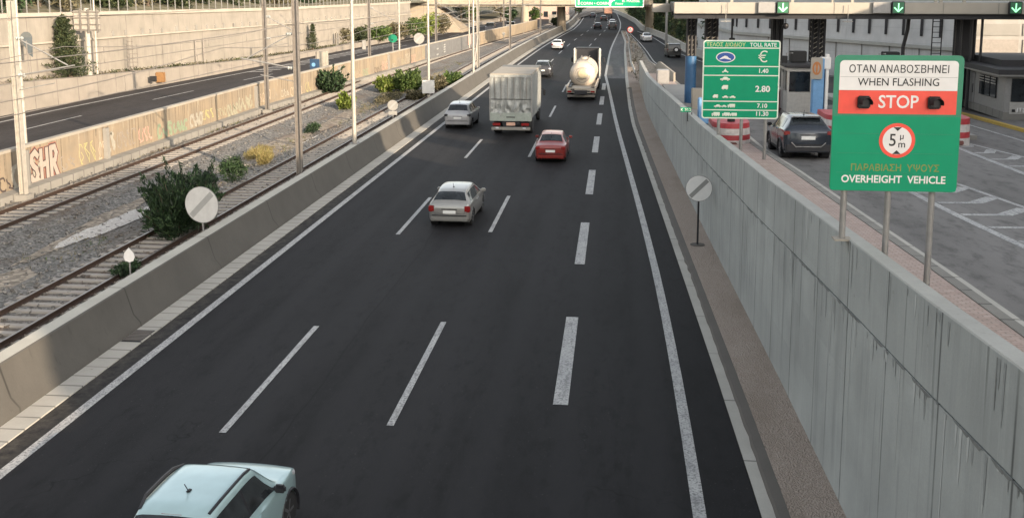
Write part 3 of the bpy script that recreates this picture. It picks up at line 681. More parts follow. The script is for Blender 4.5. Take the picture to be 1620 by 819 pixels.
# parapet wall of the ramp (right side)
m = MB(); m.sweep([[(rampR(y) + .3, y, pz(y) - .2), (rampR(y) + .35, y, pz(y) + .95), (rampR(y) + .75, y, pz(y) + .95), (rampR(y) + .8, y, pz(y) - .2)] for y in frange(100, 222, 40)] +
        [[(rampR(y) + .3, y, -.2), (rampR(y) + .35, y, .95), (rampR(y) + .75, y, .95), (rampR(y) + .8, y, -.2)] for y in frange(226, 600, 40)], M['gutter_r'])
tag(m.build('ramp_parapet', None, 30), 'pale concrete parapet curving along the outside of the toll ramp', 'wall')
ftw = MB(); ftw.sweep([[(rampR(y) + .0, y, pz(y)), (rampR(y) + .0, y, pz(y) + .14), (rampR(y) + .32, y, pz(y) + .14), (rampR(y) + .32, y, pz(y))] for y in frange(100, 230, 40)], M['gutter_r']); struct(ftw, 'kerb')
# low parapet wall separating walkway from ramp, beyond the booths
# ---- overbridge
t = thing('road_bridge', 'pale sunlit road bridge crossing the railway and far carriageway', 'bridge')
m = MB(); m.box((-18.5, 218, 5.7), (51, 11, 1.0), M['bridge']); m.build('deck', t)
m = MB(); m.box((-18.5, 212.2, 6.35), (51, .35, 1.5), M['bridge']); m.box((-18.5, 223.9, 6.35), (51, .35, 1.5), M['bridge']); m.build('parapet', t)
m = MB(); m.box((-18.5, 211.95, 5.62), (51, .2, .12), M['kerb']); m.build('drip_ledge', t)
for x, y in ((-18.4, 212.8), (-11.5, 222), (6.6, 220)):
    m = MB(); m.tube([(x, y, -.3), (x, y, 5.2)], [.95, .75], 12, M['bridge']); m.build('column', t, 40)
m = MB(); m.prism([(-45, -.3), (-30.5, -.3), (-36.4, 5.2), (-45, 5.2)], 212.5, 224, M['bridge']); m.build('abutment', t)
# ---- embankment wall and buildings further on
m = MB(); m.box((-14.5, 268, .9), (5, 3, 2.4), M['pale']); tag(m.build('pump_house'), 'small pale block of masonry beyond the bridge columns', 'hut')
def block(name, label, x0, x1, y0, y1, z0, z1, mat, nx=6, nz=4, cat='building', group=None, win=True, side=True):
    t = thing(name, label, cat, ((x0 + x1) / 2, y0, z0), 0, group); cx = (x0 + x1) / 2
    def sh(m, nm, p=t): o = m.build(nm, p); return o
    m = MB(); m.box((0, (y1 - y0) / 2, (z1 - z0) / 2), (x1 - x0, y1 - y0, z1 - z0), mat); sh(m, 'wall')
    m = MB(); m.box((0, (y1 - y0) / 2, z1 - z0 + .12), (x1 - x0 + .1, y1 - y0 - .02, .24), M['pale']); sh(m, 'roof')
    if win:
        for i in range(nx):
            for k in range(nz):
                wx = -(x1 - x0) / 2 + (x1 - x0) * (i + .5) / nx; wz = (z1 - z0) * (k + .55) / nz
                m = MB(); m.box((wx, -.04, wz), ((x1 - x0) / nx * .5, .1, (z1 - z0) / nz * .5), M['glass']); sh(m, 'window')
        if side:
            ny = max(2, int((y1 - y0) / 4))
            for i in range(ny):
                for k in range(nz):
                    wy = (y1 - y0) * (i + .5) / ny; wz = (z1 - z0) * (k + .55) / nz
                    m = MB(); m.box((-(x1 - x0) / 2 - .04, wy, wz), (.1, (y1 - y0) / ny * .45, (z1 - z0) / nz * .5), M['glass']); sh(m, 'window')
    return t
block('apartment_building', 'pinkish building half hidden beyond the bridge', -26, -14, 300, 312, -.3, 9, plain('pink render', (.42, .31, .26), .9), 5, 3)
# unseen blocks added, stepped in height to shade the plaza and the motorway
for a, b, top, lab in ((-19.5, -3, 18.8, 'tall grey office block right of the plaza'), (-3, 9, 16.6, 'mid height grey office block next along the plaza'), (9, 14.9, 16.3, 'narrow grey office block left of the lowest one'), (15.2, 22, 12.9, 'lowest of the grey office blocks near the plaza'), (22, 23.2, 16.0, 'very narrow grey stair tower between office blocks'), (23.2, 27, 12.3, 'low link building between two taller grey blocks'), (27, 34, 16.0, 'grey office block opposite the height warning sign'), (34, 56, 13.2, 'long low grey office block near the toll canopy')):
    block('shade_block', lab, 29, 30.6, a, b, -.3, top, M['bld'], 4, 4, group='added shade blocks beside the toll plaza')
# ================================================================== MASTS, LAMPS AND WIRES OF THE LEFT SIDE
def mast(x, y, h, label, arm=-1, z0=.3, mat='mast', strut=False):
    t = thing('catenary_mast', label, 'mast', (x, y, z0), 0, 'overhead line masts')
    m = MB()
    for dx in (-.11, .11): m.box((dx, 0, h / 2), (.035, .26, h), M[mat])
    m.box((0, 0, h / 2), (.19, .03, h), M[mat]); m.build('post', t)
    m = MB(); m.box((0, 0, .12), (.55, .55, .3), M['kerb']); m.build('footing', t)
    a = arm
    m = MB(); m.tube([(a * .1, 0, 5.3), (a * 2.6, 0, 5.75)], .035, 6, M['galv']); m.tube([(a * .1, 0, 6.9), (a * 2.3, 0, 5.75)], .03, 6, M['galv'])
    m.tube([(a * .1, 0, 4.7), (a * 1.7, 0, 5.0)], .022, 6, M['galv']); m.build('bracket_arm', t)
    m = MB()
    for z in (5.32, 6.85): m.lathe([(.05, .1), (.09, .16), (.05, .2), (.09, .26), (.05, .32), (.09, .38), (.05, .44)], (0, 0, z), 8, M['tarp'], 'X') if a > 0 else m.lathe([(.05, -.1), (.09, -.16), (.05, -.2), (.09, -.26), (.05, -.32), (.09, -.38), (.05, -.44)], (0, 0, z), 8, M['tarp'], 'X')
    m.build('insulator', t)
    if strut:
        m = MB(); m.tube([(0, 0, 4.0), (.0, -4.0, 0.0)], .06, 6, M[mat]); m.build('stay', t)
    return t
mast(-14.42, 46.8, 8.4, 'dark steel mast directly behind the barrier, nearest to the camera on the near track', -1)
mast(-14.35, 109.5, 8.4, 'steel mast with a slanting stay behind the barrier', -1, .3, 'mast_light', True)
mast(-13.95, 139, 8.4, 'dark steel mast at the barrier beyond the white truck', -1)
mast(-13.6 , 190, 8.4, 'thin mast at the barrier left of the far white car', -1)
mast(-12.4, 223, 8.4, 'thin mast by the barrier just in front of the bridge', -1)
mast(-24.95, 41.9, 8.4, 'pale mast cut by the left picture edge, at the foot of the graffiti wall', 1, .3, 'mast_light')
mast(-24.8, 73.2, 8.4, 'dark mast on the far track with a bracket arm, standing against the graffiti wall', 1)
mast(-24.4, 103.4, 8.4, 'mast at the graffiti wall just behind the round dark shrub', 1)
mast(-23.0, 134.4, 8.4, 'mast beside the grey stencilled stretch of wall', 1)
mast(-19.8, 186, 8.4, 'mast on the far track close to the left bridge column', 1)
mast(-17.8, 201, 8.4, 'farthest mast of the far track, touching the bridge column', 1)
def lamp(x, y, z0, h, label, arm=1):
    t = thing('street_lamp', label, 'lamp post', (x, y, z0), 0, 'lamp posts along the barrier')
    m = MB(); m.tube([(0, 0, 0), (0, 0, h * .5), (0, 0, h)], [.115, .095, .065], 10, M['mast_light']); m.build('post', t, 40)
    m = MB(); m.box((0, 0, .02), (.5, .5, .04), M['galv'])
    for a in (-.18, .18):
        for b in (-.18, .18): m.cyl((a, b, .03), (a, b, .1), .025, 6, M['galv'])
    m.build('base_plate', t)
    m = MB(); m.tube([(0, 0, h - .1), (arm * .5, 0, h + .25), (arm * 1.8, 0, h + .4)], .04, 6, M['mast_light']); m.build('arm', t)
    m = MB(); m.bbox((arm * 2.1, 0, h + .4), (.75, .3, .14), .04, M['galv']); m.build('lamp_head', t)
    return t
lamp(-13.62, 53.9, 1.11, 10, 'pale round lamp post bolted on the barrier, nearest of its row')
lp = lamp(-14.2, 79.4, .3, 10.8, 'pale lamp post carrying a white box behind the barrier')
lamp(-13.62, 100.5, 1.11, 10, 'pale lamp post on the barrier behind the leafy hedge')
m = MB(); m.bbox((-14.2, 79.2, 1.72), (.92, .30, 1.0), .03, M['sign_dull']); tag(m.build('equipment_box'), 'white equipment box fixed low on a lamp post behind the barrier', 'box')
def lamp2(x, y, label): 
    t = lamp(x, y, 0, 11, label, -1); t['group'] = 'lamp posts of the far carriageway'; return t
lamp2(-26.4, 44.7, 'pale lamp post rising behind the graffiti wall near the red and black lettering')
lamp2(-24.0, 116.0, 'pale lamp post behind the graffiti wall right of the green round sign')
lamp2(-21.2, 152, 'thin pale lamp post behind the far end of the graffiti wall')
mast(-11.9, 241, 8.4, 'farthest thin mast by the barrier beyond the bridge columns', -1, .3, 'mast_light')
lamp2(-44.6, 87.4, 'thin pale lamp post just right of the framed sign back')
# overhead wires, one thing per track
def wires(xc, sh, label):
    t = thing('overhead_wire', label, 'overhead wire')
    m = MB(); m.tube([(xc + sh(y), y, 5.85) for y in frange(-10, 320, 66)], .016, 4, M['mast']); m.build('contact_wire', t)
    m = MB(); pts = []
    for y in frange(-10, 320, 132):
        f = ((y - 11) / 31.2) % 1; pts.append((xc + sh(y), y, 6.25 + .55 * (2 * f - 1) ** 2))
    m.tube(pts, .014, 4, M['mast']); m.build('carrier_wire', t)
    m = MB()
    for k in range(40):
        y = 15 + k * 6.2; f = ((y - 11) / 31.2) % 1; m.tube([(xc + sh(y), y, 5.85), (xc + sh(y), y, 6.25 + .55 * (2 * f - 1) ** 2)], .009, 3, M['mast'])
    m.build('dropper', t)
wires(-16.2, S, 'overhead wire above the near railway track'); wires(-23.2, S3, 'overhead wire above the far railway track')
m = MB(); m.tube([(-24.9 + S3(y), y, 8.0 - .15 * math.sin(math.pi * (((y - 11) / 31.2) % 1))) for y in frange(-10, 320, 132)], .016, 4, M['mast'])
m.tube([(-14.4 + S(y), y, 7.6 - .15 * math.sin(math.pi * (((y - 16) / 31.2) % 1))) for y in frange(-10, 320, 132)], .014, 4, M['mast'])
tag(m.build('feeder_cable'), 'thin feeder cables strung between the mast tops', 'cable')
# ================================================================== SIGNS
def end_sign(x, y, zc, r, zb, label, rot=0, plate=False, postmat='galv', face='sign_dull'):
    t = thing('round_sign', label, 'road sign', (x, y, zb), rot)
    m = MB(); m.cyl((0, .03, 0), (0, .03, zc - zb + r * .6), .035, 8, M[postmat]); m.build('post', t)
    m = MB(); m.disc((0, .006, zc - zb), r + .018, 40, 'Y', M['galv'], .02); m.build('rim', t); m = MB(); m.disc((0, 0, zc - zb), r, 40, 'Y', M[face], .02); f = m.build('sign_face', t)
    m = MB(); w = r * .16; l = r * .93; a = math.radians(45); p = []
    for u, v in ((-l, -w), (l, -w), (l, w), (-l, w)): p.append((u * math.cos(a) - v * math.sin(a), u * math.sin(a) + v * math.cos(a) + zc - zb))
    m.prism(p, -.016, -.012, M['grey']); m.build('stripe', t)
    if plate:
        m = MB(); m.box((0, 0, zc - zb - r - .16), (r * 1.7, .02, .24), M['sign_faded']); m.build('plate', t)
    return t
end_sign(-14.15, 34.55, 1.85, .62, .34, 'large white round sign with grey diagonal bar in front of the big bush', math.radians(-8))
end_sign(2.98, 37.4, 2.20, .455, .15, 'white round sign with grey diagonal bar on the brown footway', 0, False, 'dark', 'sign_pale')
m = MB(); m.disc((2.98, 37.4, .155), .26, 20, 'Z', M['kerb_dark'], .03); tag(m.build('manhole_cover'), 'dark round cover plate in the brown footway', 'manhole cover')
end_sign(-14.25, 66.5, 1.72, .33, .34, 'small white round sign with a plate under it behind the barrier', 0, True, 'galv', 'sign_faded')
end_sign(-22.9, 122, 3.25, .62, 2.2, 'white round sign with grey bar on top of the graffiti wall', 0, False, 'galv', 'sign_faded')
t = thing('track_marker', 'small white drop shaped marker post beside the near track', 'railway marker', (-14.3, 29.3, .3))
m = MB(); m.cyl((0, .02, 0), (0, .02, 1.0), .025, 6, M['galv']); m.build('post', t)
pts = [(0, 1.34), (-.14, 1.18), (-.17, 1.05), (-.12, .94), (0, .90), (.12, .94), (.17, 1.05), (.14, 1.18)]
m = MB(); m.prism(pts, -.01, .01, M['white']); m.build('sign_face', t)
# ---- kilometre tag on the right wall
t = thing('kilometre_sign', 'small green kilometre tag on a bracket at the grey wall', 'road sign', (3.05, 46.5, 0))
m = MB(); m.box((0, 0, 3.95), (.46, .02, .2), M['green']); m.build('sign_face', t)
text('K 30,2', .17, M['cream'], t, (0, -.013, 3.95), bold=.01)
m = MB(); m.tube([(.08, .02, 3.85), (.08, .02, 3.45), (.26, .02, 3.45), (.26, .02, 3.85)], .022, 6, M['dark']); m.tube([(.26, .02, 3.5), (.26, .02, 3.1)], .02, 6, M['dark']); m.build('bracket', t)
# ---- overheight warning sign
t = thing('warning_sign', 'big green overheight sign with STOP band and two dark flasher lamps', 'road sign', (4.765, 18.5, 3.95))
ZB = 5.80 - 3.95; ZT = 8.14 - 3.95; HW = 1.065
for x, zb in ((-.79, .96), (-.045, 0), (.69, 0)):
    m = MB(); m.cyl((x, .09, zb), (x, .09, ZT - .3), .055, 14, M['galv']); m.build('post', t, 40)
m = MB(); m.box((-.79, .09, .975), (.3, .26, .03), M['pale']); m.build('base_plate', t)
m = MB(); m.prism(rrect(-HW, HW, ZB, ZT, .09), -.012, .012, M['green_dk']); m.build('backing', t)
m = MB(); m.prism(rrect(-HW + .012, HW - .012, ZB + .012, ZB + 1.30, .03), -.018, -.0125, M['green']); m.build('green_panel', t)
z1 = ZB + 1.30 + .10; zr = z1 + .36 
m = MB(); m.prism([(-HW + .09, z1 - .06), (HW - .09, z1 - .06), (HW - .09, z1 + .34), (-HW + .09, z1 + .34)], -.019, -.0125, M['red']); m.build('red_panel', t)
wt = ZT - .09
m = MB(); m.prism([(-HW + .09, z1 + .343)] + [(HW - .09, z1 + .343)] + [p for p in rrect(-HW + .09, HW - .09, z1 + .343, wt, .07)[:12]], -.019, -.0125, M['white']); m.build('white_panel', t)
m = MB()
for zz in (ZB + .32, ZB + .66, ZB + 1.0, z1 + .57): m.box((0, -.0205, zz), (2 * HW - .2, .003, .006), M['grey' if zz > z1 else 'green_dk'])
m.build('panel_joint', t)
text('ΟΤΑΝ ΑΝΑΒΟΣΒΗΝΕΙ', .185, M['blk'], t, (.0, -.023, z1 + .70), bold=.003, fit=1.64)
text('WHEN FLASHING', .185, M['blk'], t, (.0, -.023, z1 + .48), bold=.003, fit=1.34)
text('STOP', .305, M['white'], t, (.02, -.023, z1 + .14), bold=.014, fit=.66)
for x in (-.56, .60):
    m = MB(); m.bbox((x, -.06, z1 + .145), (.21, .08, .21), .02, M['black']); l = m.build('flasher_lamp', t)
    m = MB(); m.disc((x, -.105, z1 + .145), .075, 20, 'Y', M['dark'], .02); m.build('lens', l)
    m = MB(); n = 14; prv = []
    for yy, rr in ((-.10, .09), (-.22, .085)):
        prv.append([(x + rr * math.cos(math.pi * (k / n * 1.25 - .125)) + (.03 if yy < -.2 else 0), yy, z1 + .145 + rr * math.sin(math.pi * (k / n * 1.25 - .125))) for k in range(n + 1)])
    m.sweep(prv, M['black'], cap=False); m.build('visor', l)
zc = ZB + .885
m = MB(); m.disc((.03, -.022, zc), .30, 44, 'Y', M['red'], .004); m.build('limit_ring', t)
m = MB(); m.disc((.03, -.025, zc), .24, 44, 'Y', M['white'], .004); m.build('limit_face', t)
m = MB(); m.prism([(.03 - .07, zc + .232), (.03 + .07, zc + .232), (.03, zc + .165)], -.031, -.027, M['blk']); m.prism([(.03 - .07, zc - .232), (.03 + .07, zc - .232), (.03, zc - .165)], -.031, -.027, M['blk']); m.build('height_arrow', t)
text('5', .30, M['blk'], t, (-.045, -.030, zc - .0), bold=.008, sx=.9); text('μ', .15, M['blk'], t, (.105, -.030, zc + .075), bold=.006); text('m', .17, M['blk'], t, (.11, -.030, zc - .065), bold=.006)
text('ΠΑΡΑΒΙΑΣΗ  ΥΨΟΥΣ', .165, M['faded'], t, (.02, -.021, ZB + .405), bold=.014, fit=1.47)
text('OVERHEIGHT  VEHICLE', .180, M['white'], t, (.0, -.021, ZB + .205), bold=.02, fit=1.74)
# ---- toll rate sign
t = thing('toll_sign', 'green toll rate board with euro prices in white frame rows', 'road sign', (4.385, 38, 3.04))
ZB = 4.63 - 3.04; ZT = 7.41 - 3.04; HW = 1.34
for x in (-.72, .08, .92):
    m = MB(); m.cyl((x, .09, -.3), (x, .09, ZT - .3), .06, 14, M['galv']); m.build('post', t, 40)
m = MB(); m.prism(rrect(-HW, HW, ZB, ZT, .10), -.012, .012, M['cream']); m.build('frame', t)
m = MB(); m.prism(rrect(-HW + .045, HW - .045, ZB + .045, ZT - .045, .07), -.018, -.0125, M['green']); m.build('sign_face', t)
H = ZT - ZB; rows_ = [ZT - .275 * H / 2.78 * 1.0, ZT - .92, ZT - 1.24, ZT - 2.16, ZT - 2.47]
m = MB()
for z in rows_: m.box((0, -.0195, z), (2 * HW - .05, .004, .035), M['cream'])
m.build('row_line', t)
text('ΤΕΛΟΣ ΔΙΟΔΙΟΥ', .185, M['yellowish'], t, (-.55, -.021, ZT - .165), bold=.012, fit=1.36); text('TOLL RATE', .185, M['white'], t, (.74, -.021, ZT - .165), bold=.016, fit=.92)
text('€', .56, M['cream'], t, (.75, -.021, ZT - .60), bold=-.006)
for s, z, k in (('1.40', ZT - 1.08, .21), ('2.80', ZT - 1.72, .30), ('7.10', ZT - 2.315, .21), ('11.30', ZT - 2.60, .21)): text(s, k, M['white'], t, (.77, -.021, z), bold=.022)
m = MB(); m.disc((-.55, -.021, ZT - .60), .19, 36, 'Y', M['white'], .004, .335); m.disc((-.55, -.0245, ZT - .60), .16, 36, 'Y', plain('deep blue sign paint', (.02, .075, .30), .4), .004, .30)
arc = [(-.78, ZT - .68), (-.68, ZT - .60), (-.58, ZT - .545), (-.50, ZT - .56), (-.44, ZT - .62), (-.36, ZT - .665), (-.36, ZT - .69), (-.50, ZT - .665), (-.60, ZT - .645), (-.70, ZT - .665)]
m.prism(arc, -.031, -.0275, M['white']); m.build('emblem', t)
def picto(kind, x, z, s):
    m = MB()
    def bx(a, b, c, d): m.prism([(x + a * s, z + b * s), (x + c * s, z + b * s), (x + c * s, z + d * s), (x + a * s, z + d * s)], -.025, -.021, M['cream'])
    def wh(a): m.disc((x + a * s, -.023, z - .0 * s), .09 * s, 12, 'Y', M['cream'], .004)
    if kind == 'bike': m.prism([(x - .3 * s, z), (x - .1 * s, z + .22 * s), (x + .02 * s, z + .42 * s), (x + .12 * s, z + .2 * s), (x + .3 * s, z + .02 * s)], -.025, -.021, M['cream']); wh(-.27); wh(.27)
    if kind == 'car': m.prism([(x - .5 * s, z), (x - .48 * s, z + .14 * s), (x - .25 * s, z + .18 * s), (x - .12 * s, z + .32 * s), (x + .2 * s, z + .32 * s), (x + .34 * s, z + .17 * s), (x + .5 * s, z + .13 * s), (x + .5 * s, z)], -.025, -.021, M['cream']); wh(-.28); wh(.28)
    if kind == 'van': m.prism([(x - .4 * s, z), (x - .4 * s, z + .25 * s), (x - .2 * s, z + .5 * s), (x + .42 * s, z + .5 * s), (x + .42 * s, z)], -.025, -.021, M['cream']); wh(-.22); wh(.25)
    if kind == 'truck': bx(-.5, .02, -.32, .3); bx(-.29, .02, .5, .42); wh(-.4); wh(-.1); wh(.1); wh(.36)
    m.build('pictogram', t)
picto('bike', -.55, ZT - 1.12, .30); picto('car', -.55, ZT - 1.40, .34); picto('van', -.55, ZT - 1.72, .27)
for k, (a, b) in enumerate((('van', -.87), ('car', -.52), ('car', -.27))): picto(a, b, ZT - 2.03, .22)
picto('car', -.78, ZT - 2.36, .26); picto('car', -.56, ZT - 2.36, .2); picto('truck', -.30, ZT - 2.36, .26); picto('truck', -.84, ZT - 2.67, .28); picto('truck', -.48, ZT - 2.67, .26); picto('truck', -.22, ZT - 2.67, .24)
# ---- overhead direction sign on its gantry
t = thing('gantry_sign', 'green overhead direction sign spanning the motorway lanes', 'road sign', (-1.1, 150, 0))
m = MB(); m.prism(rrect(-4.78, 4.78, 6.33, 9.3, .12), -.03, .03, M['white']); m.build('frame', t)
m = MB(); m.prism(rrect(-4.66, 4.66, 6.45, 9.18, .1), -.04, -.031, M['green']); m.build('sign_face', t)
text('CORIN • CORIN', .55, M['cream'], t, (-2.05, -.045, 6.85), bold=.006); text('B. Пlaше', .55, M['cream'], t, (3.0, -.045, 7.22), bold=.004) if False else text('Β. Ηλιαδε', .55, M['cream'], t, (3.0, -.045, 7.22), bold=.006)
text('Παιαν', .38, M['cream'], t, (1.35, -.045, 6.82), bold=.006)
m = MB(); m.box((-4.3, -.044, 7.3), (.2, .008, 1.3), M['white']); m.build('arrow', t)
m = MB(); m.box((.12, -.044, 7.2), (.22, .008, 1.3), M['white']); m.prism([(.2, 6.9), (.62, 7.3), (.75, 7.2), (.72, 7.6), (.32, 7.58), (.44, 7.45), (.2, 7.2)], -.048, -.040, M['white']); m.build('arrow', t)
m = MB()
for zz in (8.9, 9.7): m.tube([(-6.5, .5, zz), (8.0, .5, zz)], .09, 6, M['galv'])
for k in range(15): m.tube([(-6.5 + k, .5, 8.9 + .8 * (k % 2)), (-5.5 + k, .5, 9.7 - .8 * (k % 2))], .04, 5, M['galv'])
m.build('beam', t)
m = MB(); m.cyl((8.0, .5, 0), (8.0, .5, 9.8), .18, 10, M['galv']); m.build('post', t)
# ---- little signs on the gore and beside the ramp
t = thing('round_sign', 'red rimmed round sign on a post in the gore between road and ramp', 'road sign', (2.05, 165, .15))
m = MB(); m.cyl((0, .05, 0), (0, .05, 2.6), .04, 8, M['galv']); m.build('post', t)
m = MB(); m.disc((0, 0, 2.45), .47, 28, 'Y', M['red'], .02); m.build('rim', t)
m = MB(); m.disc((0, -.012, 2.45), .36, 28, 'Y', M['white'], .02); m.prism([(-.12, 2.25), (-.05, 2.25), (-.05, 2.55), (.06, 2.55), (.06, 2.25), (.13, 2.25), (.13, 2.6), (.06, 2.68), (-.06, 2.68), (-.12, 2.6)], -.03, -.024, M['blk']); m.build('sign_face', t)
m = MB()
for x in (1.5, 2.35): m.bbox((x, 150, .75), (.28, .25, 1.2), .04, M['galv'])
tag(m.build('gore_marker'), 'pair of grey marker boxes standing in the gore', 'marker')
m = MB(); pr = []
for y in frange(108, 205, 40):
    x = asph(y) + .75 + .25 * ss(125, 108, y)
    pr.append([(x - .02, y, .45), (x - .09, y, .53), (x - .02, y, .61), (x - .09, y, .69), (x - .02, y, .77), (x + .01, y, .61)])
t = thing('guard_rail', 'galvanised steel guard rail starting at the wall end', 'guard rail')
m.sweep(pr, M['galv']); m.build('beam', t)
for y in frange(110, 204, 24):
    m = MB(); m.box((asph(y) + .84 + .25 * ss(125, 108, y), y, .35), (.1, .14, .8), M['galv']); m.build('post', t)
def roadside(kind, x, y, z, label):
    t = thing('ramp_sign', label, 'road sign', (x, y, z)); h = 2.7
    m = MB(); m.cyl((0, .05, 0), (0, .05, h), .05, 8, M['galv']); m.build('post', t)
    m = MB()
    if kind == 'tri': m.prism([(-.5, h), (.5, h), (0, h - .85)], -.02, .02, M['red']); m.prism([(-.33, h - .1), (.33, h - .1), (0, h - .66)], -.03, -.021, M['white'])
    elif kind == 'sq': m.box((0, 0, h - .4), (.9, .03, 1.4), plain('dull green sign', (.06, .14, .10), .5)); m.disc((0, -.02, h - .3), .2, 16, 'Y', M['white'], .02)
    else: m.disc((0, 0, h - .4), .42, 24, 'Y', M['red'], .03); m.disc((0, -.02, h - .4), .28, 24, 'Y', M['white'], .03)
    m.build('sign_face', t)
roadside('tri', 6.45, 138, .25, 'red and white triangular sign among dark trunks by the ramp') if False else roadside('tri', 10.9, 190, .2, 'red and white triangular sign in front of the dark trees by the ramp')
roadside('sq', 12.2, 180, .2, 'dull green square sign in front of the dark trees by the ramp')
roadside('disc', 9.6, 226, .2, 'round red sign beyond the ramp parapet')
m = MB(); m.tube([(10.5, 205, 0), (10.5, 205, 2.2)], .18, 8, M['white']); tag(m.build('marker_post'), 'short white post behind the ramp parapet', 'post')
# ---- objects along the far wall
t = thing('sign_gantry', 'back of a framed sign on a thick pole against the tall pale wall', 'road sign', (-44.35, 85.6, 1.55))
m = MB(); m.tube([(0, 0, 0), (0, 0, 5.9)], .22, 10, M['mast_light']); m.build('post', t)
m = MB(); m.box((.1, -.25, 4.85), (2.2, .08, 1.7), M['mast_light'])
for z in (4.1, 4.55, 5.1, 5.6): m.box((.1, -.35, z), (2.6, .06, .09), M['mast'])
for x in (-.35, .35, 1.1): m.box((x, -.38, 4.85), (.14, .06, 2.0), M['mast'])
m.build('sign_back', t)
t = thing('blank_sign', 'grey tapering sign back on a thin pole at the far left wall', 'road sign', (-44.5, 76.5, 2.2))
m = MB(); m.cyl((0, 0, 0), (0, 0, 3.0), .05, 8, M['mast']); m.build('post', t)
m = MB(); m.prism([(-.45, 3.25), (.45, 3.25), (.42, 2.2), (.40, 1.75), (.1, 2.0)] + [], -.03, .03, plain('shade toned sign back', (.075, .09, .10), .6)); m.disc((0, .0, 3.2), .47, 20, 'Y', plain('shade dulled sign disc', (.10, .11, .11), .6), .05); m.build('sign_face', t)  # dark blue grey puts the shade on the sign back into its colour
t = thing('access_ladder', 'steel access cage standing before the pale wall', 'ladder', (-43.9, 92.9, 1.35))
m = MB()
for x in (-.5, -.05, .4): m.box((x, 0, 1.7), (.05, .05, 3.4 if x < .3 else 1.9), M['mast'])
for k in range(9): m.box((-.25 if k > 4 else -.05, 0, .3 + k * .38), (.6 if k > 4 else 1.0, .04, .05), M['mast'])
m.build('frame', t)
m = MB(); m.bbox((-42.7, 95.8, .80), (.8, .5, .95), .05, M['orange']); tag(m.build('grit_box'), 'orange box on the verge of the far carriageway', 'box')
m = MB(); m.box((-42.6, 94.0, .8), (.5, .4, .5), M['black']); tag(m.build('crate'), 'small black box lying beside the orange box', 'box')
t = thing('roadside_sign', 'dark blue sign panel standing at the far carriageway edge', 'road sign', (-26.0, 89.6, 0))
m = MB(); m.box((0, 0, 2.5), (.85, .05, 1.1), plain('dark blue panel', (.02, .05, .10), .5)); m.disc((-.1, -.03, 2.55), .17, 14, 'Y', M['blue_lt'], .02); m.build('sign_face', t)
for x in (-.35, .35):
    m = MB(); m.cyl((x, .05, 0), (x, .05, 2.4), .04, 6, M['galv']); m.build('post', t)
t = thing('roadside_cabinet', 'tall cream cabinet with dark edge on the far carriageway verge', 'cabinet', (-26.4, 91.4, 0))
m = MB(); m.bbox((.6, 0, 1.8), (.9, .6, 3.6), .04, M['pale']); m.build('body', t)
m = MB(); m.box((.12, -.2, 1.8), (.12, .3, 3.6), M['mast']); m.build('edge_post', t)
t = thing('round_sign', 'green round sign on a pole by the far carriageway', 'road sign', (-25.9, 121.5, 0))
m = MB(); m.cyl((0, .05, 0), (0, .05, 3.6), .05, 8, M['galv']); m.build('post', t)
m = MB(); m.prism([(.56 * math.cos(k * math.pi / 4 + .39), 3.25 + .50 * math.sin(k * math.pi / 4 + .39)) for k in range(8)], -.03, .03, M['green_dk']); m.prism([(-.15, 3.0), (.05, 3.0), (.05, 3.15), (-.15, 3.15)], -.04, -.03, M['blk']); m.build('sign_face', t)
for x, y, l in ((-34.5, 143, 'white marker box on the low wall in front of the hedge'),):
    m = MB(); m.bbox((x, y, 1.3), (.5, .4, 1.3), .05, M['sign_faded']); tag(m.build('marker_box'), l, 'box')
m = MB(); m.bbox((-40.7, 152, 1.5), (.5, .45, 2.4), .2, M['pale']); tag(m.build('milestone'), 'pale rounded stone post at the foot of the pale wall', 'post')
m = MB(); m.cyl((-43.9, 107.4, 1.0), (-43.9, 107.4, 3.7), .06, 6, M['mast']); m.cyl((-43.75, 109.2, 1.0), (-43.75, 109.2, 3.7), .06, 6, M['mast']); tag(m.build('pipe_pair'), 'pair of short dark pipes standing against the pale wall', 'pipe')
# stencilled panel at the far end of the graffiti wall, its grey standing for shade
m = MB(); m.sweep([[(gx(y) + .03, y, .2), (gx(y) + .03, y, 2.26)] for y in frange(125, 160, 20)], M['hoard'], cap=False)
hd = thing('wall_hoarding', 'stretch of wall toned grey for shade, with dark stencil marks', 'wall'); m.build('panel', hd)
m = MB()
for y, h in ((131.5, .6), (131.5, 1.3), (135.5, .7), (135.5, 1.0), (135.5, 1.3), (135.5, 1.6)): m.box((gx(y) + .06, y, h + .2), (.02, 1.4, .18), M['grey'])
m.build('stencil', hd)
m = MB(); m.box((gx(152) + .1, 152, 1.6), (.1, 2.4, 1.3), plain('faded pink poster', (.55, .32, .28), .7)); m.build('poster', hd)
m = MB(); m.cyl((-18.3, 172, .3), (-18.3, 172, 1.4), .06, 6, M['galv']); m.disc((-18.3, 172, 1.6), .25, 14, 'Y', M['sign_faded'], .08); tag(m.build('railway_signal'), 'small white signal disc between the tracks before the bridge', 'signal')

